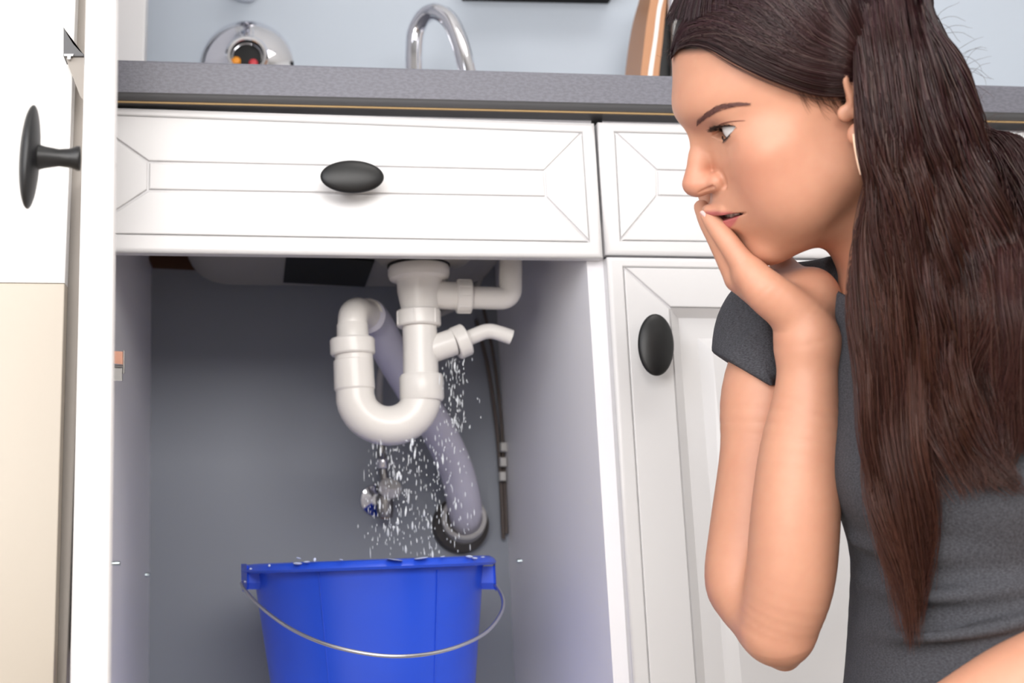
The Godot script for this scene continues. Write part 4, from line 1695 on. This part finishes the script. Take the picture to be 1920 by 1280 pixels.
func face_parts(o: Node3D) -> void:
	var st: SurfaceTool
	var face := [skin_g[0]]
	# eyes: sclera, iris and pupil turned down and to her right
	for s in [1.0, -1.0]:
		var e := Node3D.new()
		e.name = "eye"
		var c := ht(32.0 * s, -2.0, 65.0)
		e.position = c - org(o)
		o.add_child(e, true)
		var look := (ht(32.0 * s - 4.8, -6.5, 77.0) - c).normalized()
		st = new_st()
		_ball(st, c, 0.0147, look, 0.0, PI)
		put(done(st), "eyeball", M.sclera, e)
		st = new_st()
		_ball(st, c, 0.01485, look, 0.0, 0.47)
		put(done(st), "iris", M.iris, e)
		st = new_st()
		_ball(st, c, 0.01492, look, 0.0, 0.2)
		put(done(st), "pupil", M.pupil, e)
	# teeth behind the parted lips
	st = new_st()
	for i in 10:
		var x := (i - 4.5) * 6.0
		var z := 93.0 - x * x * 0.021
		var c := Vector3(x, -64.8, z)
		var turn := x * 0.05
		var w := 3.1
		var hgt := 5.0 if absf(x) < 12 else 4.2
		st.set_smooth_group(1)
		var rings := []
		for q in [[1.0, 2.0], [0.98, -hgt + 1.0], [0.85, -hgt]]:
			var ring := []
			for k in 12:
				var a := TAU * k / 12.0
				var l := Vector3(cos(a) * w * q[0], q[1], sin(a) * 2.2 * q[0])
				l = l.rotated(Vector3.UP, turn)
				ring.append(ht(c.x + l.x, c.y + l.y, c.z + l.z))
			rings.append(ring)
		for r in 2:
			for k in 12:
				var j := (k + 1) % 12
				quad(st, rings[r][k], rings[r][j], rings[r + 1][j], rings[r + 1][k])
		poly(st, rings[2])
	put(done(st), "teeth", M.teeth, o)
	st = new_st()   # dark inside of the mouth
	_ellipsoid(st, Vector3(0, -68, 68), Vector3(15, 8, 10))
	put(done(st), "mouth", M.mouth, o)
	# brows: short hairs lying along the brow
	var rng := RandomNumberGenerator.new()
	rng.seed = 5
	for s in [0, 1]:
		st = new_st()
		for i in 380:
			var u := rng.randf()
			var px := lerpf(1306, 1398, u)
			var mid := _curve(u, [233, 213, 201, 196, 194.5])
			var wid := _curve(u, [8.0, 8.0, 6.0, 3.6, 1.2])
			var py := mid + rng.randf_range(-1, 1) * wid * sqrt(rng.randf())
			var dx := 9.0 + 3.0 * rng.randf()
			var slope := _curve(u, [-1.1, -0.75, -0.4, -0.15, -0.02]) + rng.randfn(0, 0.12)
			var pts := []
			for k in 4:
				var x := px + dx * k / 3.0
				var yy := py + slope * dx * k / 3.0 + 0.5 * pow(k / 3.0, 2) * 2.0
				var w := march(face, x, yy)
				if w < -900: continue
				var hh := to_head(fr(x, yy, w + 0.35 + 0.3 * k / 3.0))
				if s == 1: hh.x = -hh.x
				pts.append(ht(hh.x, hh.y, hh.z))
			if pts.size() == 4: hair_tube(st, pts, 0.00022, 0.00006)
		put(done(st), "eyebrow", M.brow, o)
	# lid lines and lashes, rooted on the rims of the lids
	for s in [1.0, -1.0]:
		st = new_st()
		var up := []
		var dn := []
		var ru := []
		var rl := []
		for i in 13:
			var u := i / 12.0
			up.append(lid(lerpf(20.0, 48.3, u), true, s, 0.2))
			dn.append(lid(lerpf(24.0, 48.0, u), false, s, 0.0))
			ru.append(lerpf(0.0013, 0.0009, u) * (0.5 if i == 12 else 1.0))
			rl.append(0.00055)
		tube(st, up, ru, 8)
		tube(st, dn, rl, 8)
		for i in 120:
			var u := pow((i + rng.randf()) / 120.0, 1.3)
			var x := lerpf(20.0, 47.0, u)
			var root := to_head_w(lid(x, true, s, 0.2))
			var ln := lerpf(9.5, 6.0, u) * rng.randf_range(0.7, 1.1) * (1.0 if s > 0.0 else 1.5)
			var out := Vector3((lerpf(-3.0, 6.5, u) + rng.randfn(0, 1.0)) * s, -1.2 + rng.randfn(0, 0.6), 7.0).normalized()
			var pts := []
			for k in 4:
				var f := k / 3.0
				var l := root + out * ln * f + Vector3(0, 3.4 * f * f, 0)
				pts.append(ht(l.x, l.y, l.z))
			hair_tube(st, pts, 0.00028, 0.00007)
		for i in 26:
			var u := (i + rng.randf()) / 26.0
			var root := to_head_w(lid(lerpf(26.0, 46.0, u), false, s, 0.1))
			var pts := []
			for k in 3:
				var f := k / 2.0
				var l := root + Vector3((0.5 + rng.randfn(0, 0.3)) * f * s, -2.2 * f, 1.4 * f)
				pts.append(ht(l.x, l.y, l.z))
			hair_tube(st, pts, 0.0002, 0.00006)
		put(done(st), "eyelashes", M.lash, o)
	st = new_st()
	for s in [0, 1]:
		st = new_st()
		_line(st, [[1342, 243], [1349, 234], [1361, 229.5], [1378, 227], [1397, 226]], face, 0.0, [0.0002, 0.0004, 0.00045, 0.0004, 0.0001], s)
		put(done(st), "eyelid_crease", M.crease, o)
	# ear-ring: a thin slightly bent bar
	st = new_st()
	var w := march([skin_g[0]], 1599, 256)
	var ep := []
	for q in [[1600.5, 251], [1602.5, 268], [1606, 290], [1610.5, 311], [1615.5, 327]]:
		ep.append(to_world(fr(q[0], q[1], w + 2.0)))
	tube(st, smooth_path(ep, 4), 0.00115, 10)
	tag(put(done(st), "earring", M.gold, o), "thin bent pale gold bar earring")
	# finger nail at the tip of the little finger
	st = new_st()
	var nc := fr(1320.5, 403.5, 0.0)
	nc.z = march([skin_g[1]], 1320.5, 403.5) - 1.6
	var nu := (fr(1327, 403, 10) - fr(1347, 423, 14)).normalized()
	var nn := (fr(1309, 409, 13) - fr(1327, 403, 10)).normalized()
	nn = (nn - nu * nn.dot(nu)).normalized()
	var ns := nu.cross(nn)
	st.set_smooth_group(1)
	for a in 8:
		for b in 6:
			var ps := []
			for e in [[a, b], [a + 1, b], [a + 1, b + 1], [a, b + 1]]:
				var x: float = (e[0] / 8.0 - 0.5) * 6.0
				var yv: float = (e[1] / 6.0 - 0.5) * 2.0
				var wd := 3.0 * sqrt(maxf(0.0, 1.0 - pow(absf(x) / 3.3, 4.0)))
				ps.append(to_world(nc + nu * x + ns * yv * wd + nn * (0.8 - 1.8 * yv * yv * (wd / 3.0) ** 2)))
			quad(st, ps[0], ps[1], ps[2], ps[3])
	put(done(st), "fingernail", M.nail, o)

func to_head_w(p: Vector3) -> Vector3:
	return to_head(((p - PO) * PB) * 1000.0)

# a place on the rim of the upper or lower lid at head x, on side s, lifted a little
func lid(x: float, upper: bool, s: float, lift: float) -> Vector3:
	var d := x - 34.0
	var k := maxf(1.0 - d * d / 225.0, 0.0)
	var y := -1.2 + 0.08 * d + (5.0 * pow(k, 0.8) if upper else -6.0 * k)
	var r := 16.7 + lift
	var z := 65.5 + sqrt(maxf(r * r - (x - 32.0) ** 2 - (y + 2.0) ** 2, 16.0))
	return ht(x * s, y, z)

func _curve(u: float, a: Array) -> float:
	var f := clampf(u, 0, 1) * (a.size() - 1)
	var i := mini(int(f), a.size() - 2)
	return lerpf(a[i], a[i + 1], f - i)

func _along(a: Array, u: float) -> Vector2:
	var f := clampf(u, 0, 1) * (a.size() - 1)
	var i := mini(int(f), a.size() - 2)
	return Vector2(lerpf(a[i][0], a[i + 1][0], f - i), lerpf(a[i][1], a[i + 1][1], f - i))

func _line(st: SurfaceTool, a: Array, g: Array, lift: float, r: Array, s: int) -> void:
	var pts := []
	for q in a:
		var w := march(g, q[0], q[1])
		var hh := to_head(fr(q[0], q[1], maxf(w, -60.0) + lift * 0.3))
		hh.z += lift * 0.5
		if s == 1: hh.x = -hh.x
		pts.append(ht(hh.x, hh.y, hh.z))
	var rr := []
	var n := 4
	for i in r.size() - 1:
		for k in n: rr.append(lerpf(r[i], r[i + 1], k / float(n)))
	rr.append(r[-1])
	tube(st, smooth_path(pts, n), rr, 8)

func _ball(st: SurfaceTool, c: Vector3, r: float, axis: Vector3, a0: float, a1: float) -> void:
	var prof := []
	for i in 17:
		var a := lerpf(a0, a1, i / 16.0)
		prof.append(Vector2(sin(a) * r, cos(a) * r))
	prof[0].x = 0.0 if a0 == 0.0 else prof[0].x
	if a1 == PI: prof[16].x = 0.0
	prof.reverse()
	lathe(st, prof, c, axis, 32)

func _ellipsoid(st: SurfaceTool, c: Vector3, r: Vector3) -> void:
	st.set_smooth_group(1)
	for i in 12:
		for j in 24:
			var ps := []
			for e in [[i, j], [i + 1, j], [i + 1, j + 1], [i, j + 1]]:
				var a: float = PI * e[0] / 12.0
				var b: float = TAU * e[1] / 24.0
				var l := c + Vector3(sin(a) * cos(b) * r.x, cos(a) * r.y, sin(a) * sin(b) * r.z)
				ps.append(ht(l.x, l.y, l.z))
			quad(st, ps[0], ps[1], ps[2], ps[3])

# a hair: three-sided tapering tube (world points)
func hair_tube(st: SurfaceTool, p: Array, r0: float, r1: float) -> void:
	var n := p.size()
	var t: Vector3 = (p[1] - p[0]).normalized()
	var u := t.cross(PB.z).normalized()
	if u.length() < 0.5: u = PB.x
	var prev := []
	st.set_smooth_group(1)
	for i in n:
		var t2: Vector3 = ((p[mini(i + 1, n - 1)] - p[maxi(i - 1, 0)]) as Vector3).normalized()
		u = (u - t2 * u.dot(t2)).normalized()
		var w := t2.cross(u)
		var rr := lerpf(r0, r1, float(i) / (n - 1))
		var ring := [p[i] + u * rr, p[i] + (u * -0.5 + w * 0.866) * rr, p[i] + (u * -0.5 - w * 0.866) * rr]
		if prev:
			for k in 3:
				var j := (k + 1) % 3
				quad(st, prev[k], ring[k], ring[j], prev[j])
		prev = ring

# ---------------------------------------------------------------- hair
class Strands:
	var V := PackedVector3Array()
	var N := PackedVector3Array()
	var C := PackedColorArray()
	var I := PackedInt32Array()
	# one hair along world points, with normals round it
	func add(p: PackedVector3Array, r0: float, r1: float, col: Color, tip: Color, view: Vector3) -> void:
		var n := p.size()
		var b := V.size()
		for i in n:
			var t := (p[mini(i + 1, n - 1)] - p[maxi(i - 1, 0)]).normalized()
			var u := t.cross(view).normalized()
			var w := u.cross(t)
			var f := float(i) / (n - 1)
			var rr := lerpf(r0, r1, f * f)
			var c := col.lerp(tip, f)
			var d0 := u
			var d1 := u * -0.5 + w * 0.866
			var d2 := u * -0.5 - w * 0.866
			V.append(p[i] + d0 * rr); V.append(p[i] + d1 * rr); V.append(p[i] + d2 * rr)
			N.append(d0); N.append(d1); N.append(d2)
			C.append(c); C.append(c); C.append(c)
			if i > 0:
				var a := b + i * 3
				for k in 3:
					var j := (k + 1) % 3
					I.append_array([a - 3 + k, a + j, a + k, a - 3 + k, a - 3 + j, a + j])
	func mesh(m: Material) -> ArrayMesh:
		var ar := []
		ar.resize(Mesh.ARRAY_MAX)
		ar[Mesh.ARRAY_VERTEX] = V
		ar[Mesh.ARRAY_NORMAL] = N
		ar[Mesh.ARRAY_COLOR] = C
		ar[Mesh.ARRAY_INDEX] = I
		var am := ArrayMesh.new()
		am.add_surface_from_arrays(Mesh.PRIMITIVE_TRIANGLES, ar)
		am.surface_set_material(0, m)
		return am

func spline(a: Array, u: float) -> Vector2:   # Catmull-Rom through picture points
	var n := a.size() - 1
	var f := clampf(u, 0.0, 1.0) * n
	var i := mini(int(f), n - 1)
	var t := f - i
	var p1: Vector2 = a[i]
	var p2: Vector2 = a[i + 1]
	var p0: Vector2 = a[i - 1] if i > 0 else p1 * 2 - p2
	var p3: Vector2 = a[i + 2] if i + 2 <= n else p2 * 2 - p1
	return 0.5 * ((2 * p1) + (p2 - p0) * t + (2 * p0 - 5 * p1 + 4 * p2 - p3) * t * t + (3 * p1 - p0 - 3 * p2 + p3) * t * t * t)

func v2(a: Array) -> Array:
	var o := []
	for q in a: o.append(Vector2(q[0], q[1]))
	return o

# a lock: guide curves side by side (each a list of picture points of the same count) and depths along it
func lock(S: Strands, guides: Array, depth: Array, count: int, rng: RandomNumberGenerator, o: Dictionary) -> void:
	var gs := []
	for g in guides: gs.append(v2(g))
	var steps: int = o.get("steps", 26)
	var thick: float = o.get("thick", 10.0)
	var wave: float = o.get("wave", 0.0)
	var jit: float = o.get("jit", 3.0)
	var clump: float = o.get("clump", 0.6)
	var r0: float = o.get("r", 0.42)
	var end_lo: float = o.get("end_lo", 0.8)
	var root: bool = o.get("over", false)
	var over: bool = o.get("over", false)
	var hug: bool = o.get("hug", false)
	var lift: float = o.get("lift", 3.0)
	var nclump: int = o.get("clumps", 18)
	var dark: Color = o.get("dark", Color(0.0215, 0.0092, 0.0112))
	var red: Color = o.get("tip", Color(0.105, 0.04, 0.024))
	var cl := []
	for i in nclump:
		cl.append([(i + rng.randf()) / nclump, rng.randf() * TAU, rng.randf_range(0.7, 1.3), rng.randf_range(-1, 1), rng.randf_range(0.55, 1.7), rng.randf()])
	for k in count:
		var c: Array = cl[rng.randi() % nclump]
		var s0 := rng.randf()
		var dz := rng.randf_range(-1, 1) * thick
		var len := lerpf(end_lo, 1.0, rng.randf())
		var jx := rng.randfn(0, jit)
		var jy := rng.randf_range(-6, 6)
		var ph: float = c[1] * 0.22 + c[0] * 5.0 + rng.randfn(0, 0.25)
		var pts := PackedVector3Array()
		var sc := clampf(lerpf(s0, c[0] + rng.randfn(0, 0.5) / nclump, clump), 0.0, 1.0)
		for i in steps + 1:
			var u := len * i / steps
			var s := lerpf(s0, sc, smoothstep(0.0, 0.7, u))
			var f := s * (gs.size() - 1)
			var gi := mini(int(f), gs.size() - 2)
			var q := spline(gs[gi], u).lerp(spline(gs[gi + 1], u), f - gi)
			var grow := smoothstep(0.04, 0.38, u)
			q.x += jx * (0.25 + 0.75 * grow) + wave * grow * (sin(u * (15.0 + 3.0 * c[2]) + ph) + 0.3 * sin(u * 31.0 + ph * 2.3))
			q.y += jy * grow
			var w: float = _curve(u, depth) + dz * (0.6 + 0.4 * grow) + c[3] * thick * 0.5 * grow + wave * 0.9 * grow * cos(u * (15.0 + 3.0 * c[2]) + ph)
			if root and u < 0.16:
				var m3 := cached_march(q.x, q.y)
				if m3 > -900: w = lerpf(m3 + 1.5 + absf(dz) * 0.3, w, smoothstep(0.0, 0.16, u))
			if over:
				var m2 := cached_march(q.x, q.y, 1)
				if m2 > -900: w = maxf(w, m2 + 3.0 + absf(dz) + c[3] * 3.0)
			if hug:
				var m := cached_march(q.x, q.y)
				if m > -900: w = m + lift + absf(dz) + 8.0 * smoothstep(1555.0, 1600.0, q.x)
			pts.append(to_world(fr(q.x, q.y, w)))
		var col: Color = dark * (c[4] * rng.randf_range(0.7, 1.35))
		col.a = 1.0
		if rng.randf() < 0.06: col = Color(0.09, 0.06, 0.055)
		S.add(pts, r0 * 0.001 * rng.randf_range(0.75, 1.25), 0.00012, col, col.lerp(red * (0.6 + 0.8 * c[5]), o.get("red", 0.5)), PB.z)

var march_cache := {}
func cached_march(px: float, py: float, which := 0) -> float:
	var g := 8.0 if which == 0 else 20.0
	var ix := floori(px / g)
	var iy := floori(py / g)
	var fx := px / g - ix
	var fy := py / g - iy
	var v := []
	for d in [[0, 0], [1, 0], [0, 1], [1, 1]]:
		var k := Vector3i(ix + d[0], iy + d[1], which)
		if not march_cache.has(k): march_cache[k] = march(skull_g if which == 0 else shirt_g, k.x * g, k.y * g)
		v.append(march_cache[k])
	if v.min() < -900: return v.max() if v.max() < -900 else maxf(v.max() - 6.0, -40.0)
	return lerpf(lerpf(v[0], v[1], fx), lerpf(v[2], v[3], fx), fy)

func hair(o: Node3D) -> void:
	var rng := RandomNumberGenerator.new()
	rng.seed = 77
	var holder := Node3D.new()
	holder.name = "hair"
	o.add_child(holder, true)
	holder.position = -org(o)
	# swept from the forehead back over the ear
	var S := Strands.new()
	lock(S, [
		[[1257, 112], [1275, 92], [1312, 88], [1375, 124], [1450, 158], [1530, 184], [1616, 186]],
		[[1257, 98], [1282, 64], [1335, 66], [1410, 108], [1480, 142], [1545, 160], [1616, 160]],
		[[1262, 76], [1298, 30], [1362, 34], [1440, 80], [1500, 112], [1555, 124], [1614, 138]],
		[[1272, 52], [1325, -4], [1400, 4], [1470, 48], [1520, 82], [1565, 100], [1614, 120]],
		[[1288, 24], [1360, -44], [1440, -30], [1500, 12], [1540, 50], [1580, 78], [1614, 104]],
		[[1312, -8], [1400, -84], [1490, -70], [1540, -20], [1568, 20], [1594, 56], [1616, 90]],
		[[1350, -50], [1450, -100], [1540, -90], [1590, -40], [1612, 10], [1622, 50], [1628, 90]]],
		[0, 0, 0], 3300, rng, {"hug": true, "lift": 2.5, "thick": 7.0, "jit": 0.9, "clump": 0.4, "clumps": 46, "end_lo": 0.97, "steps": 20, "r": 0.4, "red": 0.15})
	# the crown, combed down from the parting on top of the head
	for k in 2600:
		var phi := rng.randf() * TAU
		var fz := cos(phi)      # 1 towards the brow
		var fx := sin(phi)      # 1 towards her left side
		var stop := lerpf(118.0, 50.0, smoothstep(-0.2, 0.7, fz)) + rng.randfn(0, 4.0)
		stop = lerpf(stop, 62.0, smoothstep(0.1, 0.6, fx) * smoothstep(-0.6, 0.0, fz))
		var off := rng.randf_range(3.0, 9.0)
		var part := rng.randf_range(-48.0, 40.0)
		var pts := PackedVector3Array()
		var bend := rng.randfn(0, 0.05)
		for i in 15:
			var th := deg_to_rad(lerpf(2.0, stop, i / 14.0))
			var ph := phi + bend * i / 14.0
			var h := Vector3(sin(th) * sin(ph) * (72.0 + off), 46.0 + cos(th) * (80.0 + off), -2.0 + sin(th) * cos(ph) * (94.0 + off) + part * pow(1.0 - i / 14.0, 2.0))
			pts.append(ht(h.x, h.y, h.z))
		var c: Color = Color(0.0215, 0.0092, 0.0112) * rng.randf_range(0.6, 1.8)
		c.a = 1.0
		S.add(pts, 0.00062, 0.0003, c, c, PB.z)
	_hair_part("swept_hair", S, holder)
	# the long side fall
	S = Strands.new()
	lock(S, [
		[[1590, -70], [1600, 20], [1606, 130], [1611, 250], [1614, 340], [1604, 450], [1600, 570], [1606, 700], [1604, 830], [1630, 950], [1670, 1070], [1690, 1190]],
		[[1630, -70], [1632, 20], [1640, 130], [1644, 250], [1650, 340], [1640, 450], [1640, 570], [1640, 700], [1640, 830], [1660, 950], [1690, 1080], [1702, 1225]],
		[[1655, -70], [1664, 20], [1678, 130], [1690, 250], [1700, 340], [1700, 450], [1702, 570], [1704, 700], [1700, 830], [1710, 950], [1716, 1080], [1712, 1210]],
		[[1680, -70], [1695, 20], [1715, 130], [1735, 250], [1752, 340], [1752, 450], [1756, 570], [1750, 700], [1745, 830], [1750, 940], [1752, 1040], [1748, 1150]]],
		[66, 74, 78, 80, 78, 72, 72, 78, 88, 92, 84, 78], 3300, rng, {"thick": 9.0, "over": true, "jit": 4.0, "clump": 0.8, "wave": 12.0, "clumps": 40, "end_lo": 0.6, "steps": 34, "r": 0.43, "red": 0.65})
	lock(S, [
		[[1680, -70], [1695, 20], [1715, 130], [1735, 250], [1752, 340], [1745, 430], [1760, 520], [1768, 610], [1762, 700], [1790, 790], [1830, 880], [1880, 940]],
		[[1705, -70], [1722, 20], [1750, 100], [1772, 200], [1790, 300], [1800, 400], [1812, 500], [1812, 600], [1800, 700], [1815, 790], [1850, 870], [1915, 930]],
		[[1722, -70], [1745, 30], [1788, 110], [1812, 200], [1832, 300], [1850, 400], [1868, 500], [1872, 600], [1860, 690], [1862, 770], [1875, 840], [1900, 900]],
		[[1726, -70], [1755, 40], [1800, 110], [1824, 190], [1846, 280], [1872, 380], [1896, 480], [1908, 580], [1905, 680], [1905, 760], [1900, 830], [1890, 890]]],
		[58, 60, 58, 54, 52, 56, 60, 66, 74, 84, 86, 86], 3300, rng, {"thick": 11.0, "over": true, "jit": 5.0, "clump": 0.8, "wave": 15.0, "clumps": 38, "end_lo": 0.58, "steps": 32, "r": 0.43, "red": 0.45})
	lock(S, [
		[[1690, -70], [1705, 20], [1720, 130], [1730, 250], [1738, 340], [1722, 430], [1716, 520], [1722, 610], [1716, 700], [1728, 790], [1742, 870], [1765, 960]],
		[[1700, -70], [1712, 20], [1736, 130], [1756, 250], [1770, 340], [1764, 430], [1766, 520], [1772, 610], [1772, 700], [1782, 790], [1800, 870], [1830, 930]],
		[[1712, -70], [1730, 20], [1758, 130], [1782, 250], [1800, 340], [1806, 430], [1812, 520], [1822, 610], [1826, 700], [1838, 790], [1862, 860], [1905, 915]]],
		[62, 66, 68, 66, 66, 66, 66, 72, 80, 88, 86, 80], 2200, rng, {"over": true, "thick": 12.0, "jit": 5.0, "clump": 0.8, "wave": 15.0, "clumps": 26, "end_lo": 0.6, "steps": 32, "r": 0.42, "red": 0.6})
	_hair_part("long_hair", S, holder)
	# the mass over her left shoulder
	S = Strands.new()
	lock(S, [
		[[1712, 70], [1790, 220], [1836, 262], [1852, 330], [1860, 430], [1868, 540], [1868, 650], [1862, 760], [1858, 850]],
		[[1722, 70], [1836, 228], [1890, 256], [1920, 330], [1926, 430], [1930, 540], [1930, 650], [1920, 760], [1912, 850]],
		[[1732, 70], [1850, 240], [1915, 266], [1965, 350], [1985, 450], [1990, 560], [1985, 660], [1975, 760], [1960, 860]]],
		[-44, -32, -10, 10, 24, 34, 48, 58, 62], 2200, rng, {"thick": 18.0, "over": true, "jit": 6.0, "wave": 9.0, "clumps": 22, "end_lo": 0.7, "steps": 26, "r": 0.45, "red": 0.35})
	# back of the head behind everything
	lock(S, [
		[[1480, -80], [1560, -60], [1640, 0], [1690, 120], [1700, 260], [1690, 420], [1690, 560]],
		[[1560, -90], [1660, -60], [1740, 20], [1790, 130], [1812, 240], [1830, 380], [1840, 560]]],
		[10, 10, 6, 0, -10, -10, -6], 900, rng, {"thick": 24.0, "jit": 6.0, "clumps": 20, "end_lo": 0.8, "steps": 18, "r": 0.6, "red": 0.1})
	_hair_part("shoulder_hair", S, holder)
	# loose single hairs
	S = Strands.new()
	for e in [[1262, 96, -70, 60], [1300, 40, -30, -60], [1290, 62, -60, 20], [1320, 20, -40, -40]]:
		for i in 14:
			var x0: float = e[0] + rng.randfn(0, 10)
			var y0: float = e[1] + rng.randfn(0, 10)
			var pts := PackedVector3Array()
			var a: float = atan2(e[3], e[2]) + rng.randfn(0, 0.6)
			for k in 7:
				var f := k / 6.0
				a += rng.randfn(0, 0.22)
				pts.append(to_world(fr(x0 + cos(a) * 26.0 * f, y0 + sin(a) * 26.0 * f, 4 + rng.randfn(0, 0.4))))
			S.add(pts, 0.00016, 0.00008, Color(0.03, 0.015, 0.012), Color(0.05, 0.025, 0.02), PB.z)
	for i in 45:
		var side := rng.randf()
		var q := spline(v2([[1745, 20], [1800, 105], [1824, 190], [1846, 260], [1900, 260], [1935, 300]]), side)
		var pts := PackedVector3Array()
		var a := -0.4 + rng.randfn(0, 0.7)
		for k in 8:
			pts.append(to_world(fr(q.x, q.y, 40 - 60 * side)))
			q += Vector2(cos(a), sin(a)) * 8.0
			a += 0.12 + rng.randfn(0, 0.15)
		S.add(pts, 0.00016, 0.00008, Color(0.06, 0.03, 0.025), Color(0.08, 0.04, 0.035), PB.z)
	for i in 60:   # wisps at the temple
		var x0 := rng.randf_range(1490, 1570)
		var pts := PackedVector3Array()
		var y0 := 166 + (x0 - 1490) * 0.16 + rng.randfn(0, 6)
		var ln := rng.randf_range(15, 62)
		var bend := rng.randf_range(0.2, 1.2)
		for k in 9:
			var f := k / 8.0
			var x := x0 + ln * 0.35 * f * bend + 12 * f * f
			var yy := y0 + ln * f * (1.0 - 0.35 * f * bend)
			var m := cached_march(x, yy)
			pts.append(to_world(fr(x, yy, m + 0.8)))
		S.add(pts, 0.00011, 0.00004, Color(0.035, 0.018, 0.013), Color(0.09, 0.045, 0.03), PB.z)
	_hair_part("loose_hair", S, holder)

func _hair_part(called: String, S: Strands, holder: Node3D) -> void:
	var m := MeshInstance3D.new()
	m.name = called
	m.mesh = S.mesh(M.hair)
	holder.add_child(m, true)
	tag(m, "", "", "", "stuff")
